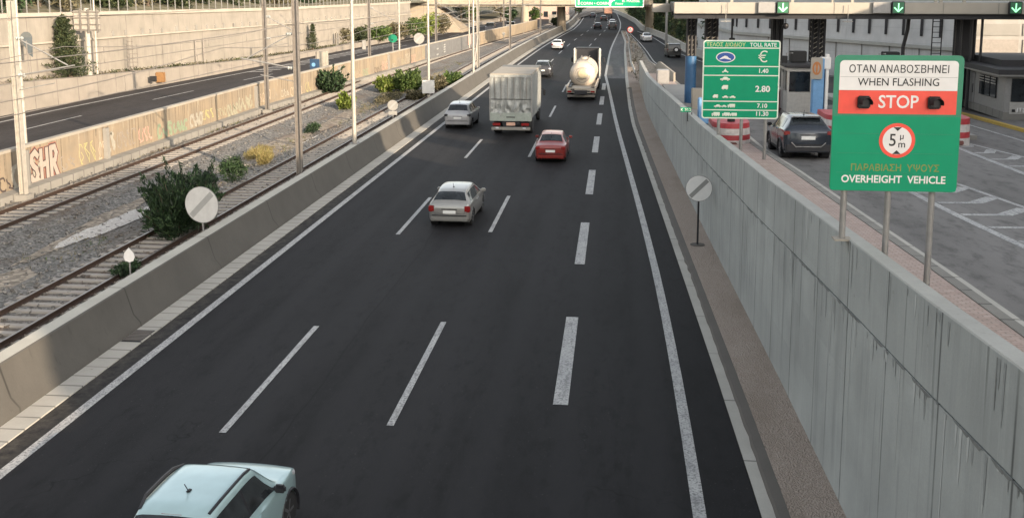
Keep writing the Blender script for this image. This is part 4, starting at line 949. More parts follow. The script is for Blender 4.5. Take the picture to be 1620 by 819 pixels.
# ================================================================== TOLL PLAZA
def crash_cushion(x, y, w, l, h, label):
    t = thing('crash_cushion', label, 'barrier', (x, y, pz(y)), 0, 'striped crash cushions at the toll islands')
    n = 16; bands = [(0, .28, 'stripe_white'), (.28, .50, 'stripe_red'), (.50, .78, 'stripe_white'), (.78, 1.0, 'stripe_red')]
    def ring(z, sc_=1.0): return [(w / 2 * sc_ * math.cos(math.pi + math.pi * k / n), w * .55 + w * .55 * sc_ * math.sin(math.pi + math.pi * k / n), z) for k in range(n + 1)] + [(w / 2 * sc_, l, z), (-w / 2 * sc_, l, z), (-w / 2 * sc_, w * .55, z)]
    for a, b, c in bands:
        m = MB(); m.sweep([ring(a * h, 1 - .08 * a), ring(b * h, 1 - .08 * b)], M[c], cap=(b == 1.0)); m.build('band', t, 30)
    m = MB(); m.bbox((0, -.03, h * .12), (.34, .1, .18), .03, plain('rusty bracket', (.16, .06, .05), .7)); m.build('bracket', t)
    m = MB(); m.tube([(0, w * .5, h), (0, w * .5, h + .12)], .16, 10, M['black']); m.build('cap', t)
    return t
crash_cushion(4.72, 43.0, 1.62, 2.6, .95, 'red and white striped cushion behind the posts of the toll rate board')
crash_cushion(9.95, 47.2, 1.45, 2.6, .95, 'red and white striped cushion half hidden by the overheight sign')
crash_cushion(14.05, 44.6, 1.2, 2.4, 1.12, 'red and white striped cushion at the right edge of the overheight sign')
for x, y0, y1, w, l in ((4.6, 45.4, 82, 2.1, 'near'), (10.1, 49.6, 74, 1.9, 'mid'), (14.7, 47, 74, 1.7, 'far')):
    m = MB(); m.sweep([[(x - w / 2, y, pz(y) - .05), (x - w / 2, y, pz(y) + .2), (x + w / 2, y, pz(y) + .2), (x + w / 2, y, pz(y) - .05)] for y in frange(y0, y1, 12)], M['island']); struct(m, 'pavement')
def column(x, y, h, label, base=None, truss=True, w=.8):
    z = pz(y) + .1; t = thing('canopy_column', label, 'column', (x, y, z), 0, 'columns of the toll canopy'); H = 7.75 - z; b0 = 0
    if base:
        m = MB(); m.tube([(0, 0, 0), (0, 0, base)], .33, 20, M['blue']); m.build('column_base', t, 40); b0 = base
    m = MB(); k = w / 2 - .06
    for a in (-k, 0, k):
        for b in ((-k, k) if a else (-k,)): m.cyl((a, b, b0), (a, b, H), .075, 8, M['dark'])
    m.box((0, k, (b0 + H) / 2), (w - .1, .05, H - b0), M['dark'])
    m.build('pipes', t)
    if truss:
        m = MB(); n = int((H - b0) / .28)
        for i in range(n):
            z0 = b0 + i * .28
            for a0, a1 in (((-k, -k), (0, -k)), ((0, -k), (k, -k)), ((k, -k), (k, k)), ((-k, -k), (-k, k))):
                m.tube([(a0[0], a0[1], z0), (a1[0], a1[1], z0 + .2)], .022, 5, M['mast_light'])
        m.build('lattice', t)
    return t
column(4.41, 63.9, 0, 'canopy column with a thick round blue base beside the grey wall', 2.9, True, .56)
column(5.6, 64.2, 0, 'dark lattice column right behind the toll rate board', None, True, .75)
column(9.4, 64, 0, 'slim dark column between toll board and STOP sign', None, False, .62)
column(11.65, 63.5, 0, 'lattice column with pale lacing above the blue pillar', None, True, .8)
column(19.9, 62.8, 0, 'wide dark column at the right beside the grey building', None, False, 1.25)
t = thing('toll_canopy', 'long toll plaza canopy with cream fascia', 'canopy')
m = MB(); m.box((21.4, 62.6, 8.1), (36.5, 4.2, .5), M['dark']); m.build('roof', t)
m = MB(); m.bbox((21.4, 60.4, 8.08), (36.5, .35, .62), .03, M['fascia']); f_ = m.build('fascia', t)
m = MB()
for k in range(1, 13): m.box((3.2 + k * 2.9, 60.215, 8.08), (.02, .02, .6), M['kerb'])
m.build('fascia_joint', t)
m = MB(); m.box((21.4, 60.75, 7.62), (36.4, .5, .28), M['dark']); m.box((21.4, 63.6, 7.70), (36.4, .5, .2), M['dark']); m.build('beam', t)
m = MB(); m.bbox((2.9, 64.9, 7.98), (1.6, .4, .5), .03, M['fascia']); m.build('side_fascia', t)
for x, l in ((9.08, 'green arrow lane signal above the lane beside the toll board'), (15.25, 'green arrow lane signal above the overheight sign'), (21.4, 'green arrow lane signal at the right end of the canopy')):
    t = thing('lane_signal', l, 'traffic signal', (x, 60.05, 8.12), 0, 'lane signals on the canopy')
    m = MB(); m.bbox((0, 0, 0), (.68, .22, .68), .03, M['dark']); m.build('housing', t)
    m = MB(); m.box((0, -.115, 0), (.58, .012, .58), plain('unlit signal face', (.03, .14, .07), .4)); m.build('screen', t)
    m = MB(); m.box((0, -.124, .06), (.07, .01, .36), M['led']); 
    for s in (-1, 1): m.box((s * .11, -.125, -.10), (.07, .01, .33), M['led'], Matrix.Rotation(s * math.radians(45), 3, 'Y'))
    m.build('arrow', t)
    if x < 20:
        m = MB(); m.bbox((-.85, .06, 0), (.95, .12, .60), .02, M['bld']); m.build('side_box', t)
# masts above the canopy: little posts seen over the fascia
m = MB()
for k, x in enumerate((6.4, 9.8, 12.1, 13.0, 17.6, 18.0, 19.0, 22)): m.box((x, 61 + (k % 3) * .4, 8.75), (.16, .16, .8), M['fascia'])
tag(m.build('roof_post'), 'short pale posts standing on the canopy roof', 'post')
# drop rods with camera bars under the canopy
for x, l in ((6.0, 'thin rod with a cross bar hanging left of the toll canopy'), (12.6, 'thin rod with a cross bar hanging over the blue pillar')):
    m = MB(); m.cyl((x, 60.0, 7.3), (x, 60.0, 8.3), .02, 6, M['galv']); m.box((x, 60.0, 7.36), (.55, .06, .05), M['galv']); tag(m.build('hanging_bracket'), l, 'bracket')
for x, y, l in ((7.6, 61.5, 'dark spherical camera under the canopy'),):
    m = MB(); m.cyl((x + 1.9, y, 7.2), (x + 1.9, y, 7.75), .03, 6, M['dark']); m.lathe([(.02, -.18), (.14, -.12), (.18, 0), (.14, .12), (.02, .18)], (x + 1.9, y, 7.05), 12, M['dark'], 'Z'); tag(m.build('camera_dome'), l, 'camera')
t = thing('lane_pole', 'thin black pole with a lamp on it standing behind the toll board', 'pole', (7.0, 66, pz(66)))
m = MB(); m.cyl((0, 0, 0), (0, 0, 5.7), .06, 8, M['dark']); m.build('post', t); m = MB(); m.bbox((0, -.1, 3.9), (.35, .2, .3), .03, M['dark']); m.build('lamp', t)
t = thing('curved_pole', 'dark slightly bent pole above the overheight sign', 'pole', (16.6, 63, pz(63)))
m = MB(); m.tube([(-.2, 0, 0), (-.2, 0, 3.6), (0, 0, 4.6), (.05, 0, 5.6)], .11, 8, M['dark']); m.build('post', t, 40)
t = thing('roof_ladder', 'black caged ladder under the canopy', 'ladder', (18.1, 62.5, pz(62) + 1.9))
m = MB()
for x in (-.26, .26): m.cyl((x, 0, 0), (x, 0, 3.6), .035, 6, M['dark'])
m.build('rail', t); m = MB()
for k in range(12): m.cyl((-.26, 0, .15 + k * .3), (.26, 0, .15 + k * .3), .022, 6, M['dark'])
m.build('rung', t)
# blue pillar with cream emblem panel
t = thing('lane_pillar', 'pale blue pillar with a cream emblem panel beside the toll booth', 'pillar', (10.25, 55.3, pz(55.3) + .2))
m = MB(); m.bbox((0, 0, 1.5), (.55, .5, 3.0), .03, M['blue_lt']); m.build('panel', t)
m = MB(); m.bbox((.45, .1, 1.6), (.16, .4, 3.2), .02, M['white']); m.build('frame', t); m = MB(); m.bbox((.23, .15, 1.3), (.26, .3, 2.3), .02, M['blue']); m.build('inset', t)
m = MB(); m.bbox((.35, .05, 2.75), (.5, .4, .6), .02, M['white']); m.build('cap_box', t)
m = MB(); m.prism(rrect(-.42, .16, 1.95, 3.05, .08), -.34, -.26, M['fascia']); m.build('emblem_panel', t)
om = plain('orange brown emblem', (.42, .16, .05), .6)
m = MB(); m.disc((-.13, -.345, 2.5), .34, 24, 'Y', om, .01, .22); m.disc((-.13, -.352, 2.5), .24, 24, 'Y', M['fascia'], .01, .13); m.prism([(-.17, 2.2), (-.10, 2.2), (-.06, 2.78), (-.2, 2.78)], -.364, -.358, om); m.build('emblem', t)
# toll booth
def booth(x, y, label, s=1.0):
    t = thing('toll_booth', label, 'toll booth', (x, y, pz(y) + .2), 0, 'toll booths under the canopy')
    w, d, h = 1.3, 3.2, 2.35
    m = MB(); m.bbox((0, d / 2, .55), (w, d, 1.1), .02, M['booth']); m.build('lower_panel', t)
    m = MB()
    for a in (-w / 2 + .05, w / 2 - .05):
        for b in (.05, d * .36, d * .68, d - .05): m.box((a, b, 1.65), (.1, .1, 1.15), M['booth'])
    m.box((0, d / 2, h - .05), (w, d, .2), M['booth']); m.build('frame', t)
    m = MB(); m.box((0, d / 2, 1.65), (w - .14, d - .14, 1.05), M['glass']); m.build('window', t)
    m = MB(); m.bbox((0, d / 2, h + .14), (w + .35, d + .35, .16), .03, M['roof']); m.build('roof', t)
    m = MB(); m.bbox((-w / 2 - .012, d * .52, 1.05), (.03, .75, 2.0), .005, M['bld']); m.build('door', t)
    m = MB(); m.bbox((.12, d * .5, h + .55), (.85, .6, .6), .03, M['black']); m.build('air_conditioner', t)
    m = MB(); m.tube([(-.55, d * .4, h + .2), (-.55, d * .4, h + .75), (-.2, d * .4, h + .75)], .04, 6, M['bld']); m.bbox((-.65, d * .4, h + .4), (.3, .3, .4), .02, M['black']); m.build('pipe', t)
    return t
booth(9.75, 57.6, 'cream toll booth behind the pale blue pillar'); booth(14.5, 57, 'toll booth hidden behind the overheight sign'); 
m = MB(); m.bbox((8.75, 60.5, pz(60) + .7), (.9, 1.2, 1.2), .04, plain('maroon machine', (.13, .03, .035), .5)); tag(m.build('ticket_machine'), 'dark maroon ticket machine left of the toll booth', 'machine')
# small wall stub and cabinet beside the blue column
m = MB(); m.bbox((4.95, 59.5, pz(59.5) + .75), (1.5, .8, 1.15), .03, M['pale']); tag(m.build('concrete_block'), 'pale concrete block at the foot of the blue column', 'block')
m = MB(); m.bbox((4.35, 50.5, pz(50.5) + .85), (.95, .6, 1.2), .04, M['blue_lt']); tag(m.build('control_cabinet'), 'pale blue cabinet behind the striped cushion', 'cabinet')
m = MB(); m.bbox((3.65, 84, pz(84) + .55), (.95, 1.2, 1.35), .04, M['bld']); tag(m.build('utility_cabinet'), 'grey utility cabinet left of the blue column', 'cabinet')
m = MB(); m.sweep([[(kerbx(y) - .35, y, pz(y) + .1), (kerbx(y) - .35, y, pz(y) + .75 * ss(112, 104, y) + .12), (kerbx(y) - .2, y, pz(y) + .75 * ss(112, 104, y) + .12), (kerbx(y) - .2, y, pz(y) + .1)] for y in frange(86, 112, 12)], M['pale']); tag(m.build('kerb_wall'), 'low pale upstand along the ramp beyond the grey cabinet', 'wall')
# grey building on the right
t = thing('service_building', 'low grey clad building with dark windows right of the toll lanes', 'building', (20.1, 57, pz(57)))
m = MB(); m.box((6, 4.2, 1.2), (12, 8.4, 2.4), M['bld']); m.build('wall', t)
m = MB(); m.box((6, 4.2, .2), (12.1, 8.5, .4), M['kerb']); m.build('plinth', t)
m = MB(); m.box((5.9, 4.1, 2.52), (13.0, 9.4, .26), M['roof']); m.box((5.9, 5.2, 2.8), (11, 6.6, .35), M['roof']); m.build('roof', t)
m = MB(); m.box((5.9, -.50, 2.36), (12.9, .12, .12), M['bld']); m.box((-.50, 4.1, 2.36), (.12, 9.2, .12), M['bld']); m.build('gutter', t)
for y in (1.6, 2.5, 3.4, 6.8):
    m = MB(); m.box((-.03, y, 1.55), (.1, .75, 1.1), M['glass']); w_ = m.build('window', t)
    m = MB()
    for k in range(3): m.box((-.09, y, 1.75 + k * .14), (.02, .7, .05), M['booth'])
    m.build('blind', w_)
m = MB(); m.box((-.02, 5.2, 1.1), (.06, 1.0, 1.95), M['bld']); d_ = m.build('door', t); m = MB(); m.box((-.06, 4.85, 1.2), (.04, .05, .5), M['dark']); m.build('handle', d_)
m = MB(); m.box((1.6, -.03, 1.55), (2.6, .1, 1.2), M['glass']); m.build('window', t); m = MB(); m.box((1.6, -.02, .62), (2.7, .08, .62), M['booth']); m.build('panel', t)
m = MB(); m.box((.45, -.075, .48), (.16, .02, .14), M['blk']); m.tube([(.62, -.08, .38), (.66, -.08, .62), (.76, -.08, .62), (.78, -.08, .40), (.82, -.08, .62), (.92, -.08, .6), (.95, -.08, .38)], .035, 6, M['white']); m.build('logo', t)
m = MB(); m.box((2.5, -.1, -.3), (.12, .12, .8), M['booth']); m.build('pipe', t)
# raised lit hoarding wall at the right, behind the building
t = thing('screen_wall', 'cream panel screen with shade toned lower panels above the grey building', 'wall', (25.6, 80.5, 0))
m = MB(); m.box((8, 0, 3.6), (16, .3, 7.2), M['island']); m.build('wall', t)
m = MB()
for k in range(5): m.bbox((1.9 + k * 3.3, -.18, 6.15), (3.1, .1, .85), .02, M['kerb'])
m.build('upper_panel', t); m = MB()
for k in range(5): m.bbox((1.9 + k * 3.3, -.18, 4.8), (3.0, .1, 1.3), .02, M['mast'])  # darker finish puts shade into the lower panels
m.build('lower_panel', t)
# ================================================================== VEGETATION
def leaves(m, c, r, n, s, mat, rnd, hollow=.35, aspect=.5, up=0.0):
    c = Vector(c)
    for _ in range(n):
        d = Vector((rnd.gauss(0, 1), rnd.gauss(0, 1), rnd.gauss(0, 1)))
        if d.length < 1e-3: continue
        d.normalize(); k = (hollow + (1 - hollow) * rnd.random() ** .5)
        k *= 1 + .28 * noise.noise(d * 2.2 + c)
        p = c + Vector((d.x * r[0], d.y * r[1], d.z * r[2])) * k
        a = Vector((rnd.gauss(0, 1), rnd.gauss(0, 1), rnd.gauss(0, .7) + up)).normalized()
        b = a.cross(Vector((rnd.gauss(0, 1), rnd.gauss(0, 1), rnd.gauss(0, 1)))).normalized()
        q = s * rnd.uniform(.6, 1.4); a = a * q; b = b * q * aspect
        m.add([p - a, p + b * .8, p + a, p - b * .8], [(0, 1, 2, 3)], mat)
def bush(name, label, x, y, z, r, n, s, mat, seed, cat='bush', group=None, clumps=7, stems=True, aspect=.5, up=0.):
    rnd = random.Random(seed); t = thing(name, label, cat, (x, y, z), 0, group)
    m = MB()
    leaves(m, (0, 0, r[2] * .55), (r[0] * .72, r[1] * .72, r[2] * .55), n // 2, s, M[mat], rnd, .3, aspect, up)
    for k in range(clumps):
        q = 2 * math.pi * k / clumps + rnd.uniform(-.4, .4); h = rnd.uniform(.25, 1.0)
        cc = (math.cos(q) * r[0] * .55 * (1.15 - h * .5), math.sin(q) * r[1] * .55 * (1.15 - h * .5), r[2] * h * .95)
        k2 = rnd.uniform(.28, .5); leaves(m, cc, (r[0] * k2, r[1] * k2, r[2] * k2 * .7), n // (2 * clumps), s, M[mat], rnd, .2, aspect, up)
    m.build('foliage', t)
    if stems:
        m = MB()
        for k in range(5):
            q = 2 * math.pi * k / 5 + rnd.uniform(-.3, .3); d = Vector((math.cos(q) * r[0] * .4, math.sin(q) * r[1] * .4, r[2] * .8))
            m.tube([(0, 0, -.15), d * .5 + Vector((0, 0, .1)), d], [.05, .035, .015], 5, M['trunk'])
        m.build('stem', t)
    return t
def conifer_bush(label, x, y, z, rx, ry, h, nb, seed, mat, name='roadside_bush', cat='bush', ls=1., asp=.22, n=85):
    rnd = random.Random(seed); t = thing(name, label, cat, (x, y, z)); m = MB(); st = MB()
    for k in range(nb):
        q = rnd.uniform(0, 2 * math.pi); rr = math.sqrt(rnd.random()); el = rnd.uniform(.15, 1.0)
        b = Vector((math.cos(q) * rx * rr * .45, math.sin(q) * ry * rr * .62, rnd.uniform(0, .25) * h))
        hh = h * (.45 + .6 * rnd.random() * (1 - .45 * rr)); d = Vector((math.cos(q) * rx * rnd.uniform(.25, .75), math.sin(q) * ry * rnd.uniform(.1, .45), (hh - b.z) * el))
        sag = rnd.uniform(.0, .25) * h
        if k % 3 == 0: st.tube([b, b + d * .5 + Vector((0, 0, sag * .3)), b + d * .9], [.022, .014, .006], 4, M['trunk'])
        for i in range(n):
            f = (i + .5) / n; f = f ** .8
            p = b + d * f + Vector((0, 0, sag * math.sin(math.pi * f) * .5)); wd = .30 * (1 - f) + .045
            p = p + Vector((rnd.gauss(0, wd * .6), rnd.gauss(0, wd * .6), rnd.gauss(0, wd * .45)))
            a = (d.normalized() + Vector((rnd.gauss(0, .55), rnd.gauss(0, .55), rnd.gauss(.1, .45)))).normalized(); c = a.cross(Vector((rnd.gauss(0, 1), rnd.gauss(0, 1), rnd.gauss(0, 1)))).normalized()
            s_ = rnd.uniform(.07, .15) * ls; m.add([p - a * s_, p + c * s_ * asp, p + a * s_, p - c * s_ * asp], [(0, 1, 2, 3)], M[mat])
    m.build('foliage', t); st.build('branch', t); return t
conifer_bush('large dark green bush behind the big round white sign', -15.85, 36.9, .25, 1.2, 2.5, 3.4, 220, 1, 'leaf_dark')
bush('palm_seedling', 'small spiky dark plant beside the near track', -17.6, 46.8, .3, (.8, .9, 1.1), 700, .22, 'leaf_dark', 2, 'plant', None, 5, False, .12, .4)
conifer_bush('round dark green shrub at the far track before the graffiti wall', -24.0, 87.5, .35, 1.23, 1.44, 2.62, 112, 3, 'leaf_dark', 'round_shrub', 'shrub', 1.35, .42, 42)
conifer_bush('bright lime green weed clump left of the lamp post', -20.0, 77, .25, 0.66, 1.26, 1.58, 46, 4, 'leaf_lime', 'weed_clump', 'plant', 1.35, .42, 42)
conifer_bush('large light green leafy shrub in the railway hedge left of the white box', -17.9, 90.2, .3, 1.23, 2.52, 2.42, 118, 5, 'leaf_mid', 'leafy_shrub', 'shrub', 1.35, .42, 42)
conifer_bush('olive green shrub half way along the railway hedge', -19.8, 90, .3, 1.04, 1.98, 1.78, 59, 15, 'leaf_lime', 'leafy_shrub', 'shrub', 1.35, .42, 42)
conifer_bush('grey green shrub behind the lamp post with the white box', -15.6, 90.5, .3, 0.85, 2.88, 1.68, 75, 6, 'leaf_dry', 'leafy_shrub', 'shrub', 1.35, .42, 42)
conifer_bush('low olive shrub right of the white box along the barrier', -15.1, 97, .3, 0.76, 4.05, 1.47, 68, 7, 'leaf_mid', 'leafy_shrub', 'shrub', 1.35, .42, 42)
conifer_bush('low dark scrub in front of the white box', -15.9, 83.5, .3, 0.76, 2.34, 1.05, 40, 17, 'leaf_dry', 'leafy_shrub', 'shrub', 1.35, .42, 42)
bush('dry_scrub', 'straw coloured tuft of grass between the tracks', -19.0, 54.5, .25, (.9, 2.0, .4), 1300, .14, 'leaf_straw', 8, 'grass', None, 6, False, .1, 1.6)
bush('dry_scrub', 'yellow tuft of grass beside the dark mast', -17.8, 51.8, .25, (.45, 1.1, .65), 800, .16, 'leaf_straw', 9, 'grass', None, 5, False, .1, 1.6)
bush('dry_scrub', 'small dark tuft between the tracks behind the dark mast', -18.8, 64, .25, (.6, 1.1, .6), 700, .12, 'leaf_dark', 10, 'grass', None, 5, False, .2, .8)
bush('dry_scrub', 'pale dry scrub around the lime green weeds', -18.0, 82.5, .25, (1.2, 4.0, .55), 2000, .12, 'leaf_dry', 18, 'grass', None, 8, False, .2, .8)
bush('dry_scrub', 'small green weeds at the foot of the drop shaped marker', -15.2, 30.9, .3, (.45, 1.0, .4), 700, .08, 'leaf_dark', 19, 'grass', None, 5, False, .3, .6)
def cypress(label, x, y, z, h, w, n, seed, lean=0.0):
    rnd = random.Random(seed); t = thing('cypress_tree', label, 'tree', (x, y, z))
    m = MB(); m.tube([(0, 0, -.2), (lean * h * .5, 0, h * .5), (lean * h, 0, h * .93)], [w * .08, w * .05, .02], 7, M['trunk']); m.build('trunk', t)
    m = MB()
    for k in range(46):
        f = (k + .5) / 46; rr = w / 2 * (1.0 - .80 * f) * (.75 + .5 * rnd.random()) * min(1, f * 7 + .55); q = k * 2.4
        c = (lean * h * f + math.cos(q) * rr * .5, math.sin(q) * rr * .5, h * (.04 + .94 * f))
        leaves(m, c, (rr * .85, rr * .85, h * .055), n // 46, .13, M['leaf_cyp'], rnd, .2, .35, 1.0)
        if k % 5 == 2: leaves(m, (lean * h * f + math.cos(q) * rr * 1.35, math.sin(q) * rr * 1.35, h * (.06 + .94 * f)), (rr * .45, rr * .3, h * .03), n // 120, .12, M['leaf_cyp'], rnd, .1, .3, 1.2)
    m.build('crown', t)
    return t
cypress('leaning cypress on the ledge in front of the tall pale wall', -44.35, 82.6, 2.0, 4.9, 3.2, 6500, 21, -.12)
cypress('small dark cypress by the pale wall, far left of the hedge bank', -41.1, 141, .9, 3.4, 1.6, 1500, 22)
def tree(name, label, x, y, z, h, r, n, s, mat, seed, group=None, hz=.5):
    rnd = random.Random(seed); t = thing(name, label, 'tree', (x, y, z), 0, group)
    m = MB(); tr = h * .035
    bend = Vector((rnd.uniform(-.3, .3), rnd.uniform(-.3, .3), 0))
    m.tube([(0, 0, -.3), bend * .5 + Vector((0, 0, h * .35)), bend + Vector((0, 0, h * .85))], [tr, tr * .75, tr * .2], 7, M['trunk'])
    for k in range(5):
        q = 2 * math.pi * k / 5 + rnd.uniform(-.4, .4); z0 = h * rnd.uniform(.3, .55)
        m.tube([(bend.x * .7, bend.y * .7, z0), (math.cos(q) * r * .4, math.sin(q) * r * .4, z0 + h * .16), (math.cos(q) * r * .75, math.sin(q) * r * .75, z0 + h * .27)], [tr * .5, tr * .3, tr * .1], 5, M['trunk'])
    m.build('trunk', t)
    m = MB(); hc = h * hz; zc = h - hc / 2
    for k in range(15):
        q = k * 2.4; f = (k + .5) / 15; rr = math.sqrt(f) * .68 * r; zz = zc + rnd.uniform(-.42, .42) * hc * (1 - .5 * f)
        leaves(m, (math.cos(q) * rr, math.sin(q) * rr, zz), (r * rnd.uniform(.26, .42), r * rnd.uniform(.26, .42), hc * rnd.uniform(.16, .26)), n // 15, s, M[mat], rnd, .2)
    m.build('crown', t)
    return t
rnd = random.Random(99)
# trees on the slope above the tall wall
for k in range(17):
    y = 76 + k * 7.2 + rnd.uniform(-2, 2); x = -49.3 - rnd.uniform(0, 2.5) + S2(y)
    tree('slope_tree', 'brownish green tree on the slope behind the wall fence', x, y, 6.3, rnd.uniform(4.5, 6.5), rnd.uniform(3.6, 4.8), 2600, .24, rnd.choice(['leaf_dry', 'leaf_cyp', 'leaf_dry', 'leaf_dark']), 100 + k, 'trees behind the wall fence', .97)
# hedge bank at the end of the pale wall
for k, (x, y, rx, h, mt) in enumerate(((-41.0, 158, 1.8, 2.6, 'leaf_dry'), (-39.3, 163, 2.2, 2.3, 'leaf_cyp'), (-37.7, 170, 2.4, 2.2, 'leaf_mid'), (-36.3, 177, 2.4, 2.6, 'leaf_dry'), (-34.6, 184, 2.6, 2.9, 'leaf_mid'), (-33.2, 191, 2.4, 3.6, 'leaf_lime'), (-32.2, 198, 2.2, 3.4, 'leaf_dry'))):
    bush('hedge_shrub', 'rounded shrub of the green bank in front of the far wall end', x - .6, y, .5, (rx, 4.0, h), 1500, .22, mt, 40 + k, 'shrub', 'shrubs of the green bank')
# dark trees right of the motorway, along and beyond the ramp
def rampR2(y): return lerp_tab([(131, 12.4), (150, 10.6), (191, 8.9), (227, 6.3), (275, 5.4), (298, 4.4), (330, 2.8), (370, .6), (450, -5)], y)
sp = []
for k in range(26):
    y_ = 134 + k * 9.0; hh_ = 8.5 + 3 * ((k * 7) % 10) / 10; sp.append((rampR2(y_) + 2.4 + .8 * (k % 3), y_, hh_)); sp.append((rampR2(y_) + 7 + (k % 2), y_ + 4, hh_ + 4.5))
for k in range(30):
    y_ = 150 + k * 6.2
    bush('undergrowth_shrub', 'dark shrub under the trees along the ramp parapet', rampR2(y_) + 1.3 + .5 * (k % 2), y_, 0, (1.6, 3.4, 2.4 + .8 * (k % 3)), 900, .22, 'leaf_dark' if k % 3 else 'leaf_cyp', 330 + k, 'shrub', 'dark shrubs along the ramp parapet', 6, False)
for k, (x, y, h) in enumerate(sp):
    tree('dark_tree', 'dark green tree in the shaded wood beside the ramp', x + rnd.uniform(-.5, .5), y, .0, h, h * .34, 1900, .26, 'leaf_dark' if k % 4 else 'leaf_cyp', 200 + k, 'dark trees beside the ramp', .97)
# trees behind the panel wall, seen over the canopy
for k, (x, y, h) in enumerate(((16.5, 124, 11), (21.5, 116, 11), (26.5, 107, 11.5), (31.5, 99, 12), (37, 91, 12), (42.5, 83, 12), (48, 77, 12), (14.6, 140, 10.5), (14, 154, 10))):
    tree('wood_tree', 'brownish tree rising behind the panel wall above the canopy', x + 2, y + 2, .3, h, h * .34, 1500, .3, 'leaf_dry' if k % 2 else 'leaf_cyp', 240 + k, 'trees behind the panel wall', .8)
# far trees and wood beyond the bridge
for k, (x, y, h, mt) in enumerate(((-36, 262, 6, 'leaf_mid'), (-30, 275, 6.5, 'leaf_dry'), (-24.5, 246, 4.2, 'leaf_dark'), (-20, 262, 4, 'leaf_mid'), (-13.6, 236, 2.4, 'leaf_cyp'), (-48, 250, 8, 'leaf_mid'), (-56, 240, 8, 'leaf_dry'), (-42, 285, 8, 'leaf_cyp'), (-34, 318, 9, 'leaf_mid'), (-11.8, 330, 6, 'leaf_dark'), (-13.5, 350, 7, 'leaf_dry'))):
    tree('far_tree', 'tree seen under the bridge, behind its columns', x, y, 0, h, h * .42, 1100, .3, mt, 270 + k, 'trees beyond the bridge', .75)
wd = MB(); rnd2 = random.Random(5)
for k in range(420):
    x = rnd2.uniform(-190, 190); y = rnd2.uniform(440, 620); z = 60 * ss(440, 760, y) * .7 - .3
    if abs(x) < 12 and y < 470: continue
    leaves(wd, (x, y, z + 3.5), (5.5, 5.5, 4.5), 34, 1.3, M['leaf_dark' if k % 3 else 'leaf_cyp'], rnd2, .4)
tag(wd.build('far_woods'), kind='stuff')
wd = MB()
for k in range(60):
    x = rnd2.uniform(-95, -52); y = rnd2.uniform(80, 320); leaves(wd, (x + S2(y), y, 12), (5, 5, 4.5), 60, .8, M['leaf_dry' if k % 3 else 'leaf_dark'], rnd2, .3)
tag(wd.build('slope_woods'), kind='stuff')
gm = MB(); rnd2 = random.Random(8)
for k in range(4200):
    y = rnd2.uniform(24, 130) if k % 3 else rnd2.uniform(56, 110); x = rnd2.choice([rnd2.gauss(-18.3, .5), rnd2.gauss(-14.2, .25), rnd2.gauss(-25.2, .25)]) + S(y)
    if noise.noise(Vector((x * .8, y * .16, 3))) < -.02: continue
    leaves(gm, (x, y, .28), (.18, .18, .14), 7, .07, M[rnd2.choice(['leaf_straw', 'leaf_dry', 'leaf_dry', 'leaf_mid'])], rnd2, .1, .2, 1.4)
for k in range(500):
    y = rnd2.uniform(75, 180); x = -45.2 + S2(y); leaves(gm, (x, y, lowz(y) + .05), (.4, .3, .25), 6, .16, M[rnd2.choice(['leaf_cyp', 'leaf_dry'])], rnd2, .1, .3, 1)
for k in range(160):
    y = rnd2.uniform(100, 200); x = asph(y) + .6 + rnd2.random() * (kerbx(y) - asph(y) - 1); leaves(gm, (x, y, .2 + .3 * pz(y)), (.4, .4, .2), 6, .14, M['leaf_dry'], rnd2, .1, .3, 1)
tag(gm.build('weeds'), kind='stuff')
st = MB(); rnd2 = random.Random(12)                       # loose ballast stones
for k in range(5200):
    y = 22 + 60 * rnd2.random() ** 1.6; x = rnd2.uniform(-25.2, -13.95)
    h = .235 if -21.0 < x < -18.1 else .36
    s_ = rnd2.uniform(.025, .07); st.box((x, y, h), (s_ * 2, s_ * 1.6, s_ * 1.2), M['ballast'], Matrix.Rotation(rnd2.random() * 3, 3, 'Z') @ Matrix.Rotation(rnd2.random(), 3, 'X'))
tag(st.build('gravel'), kind='stuff')

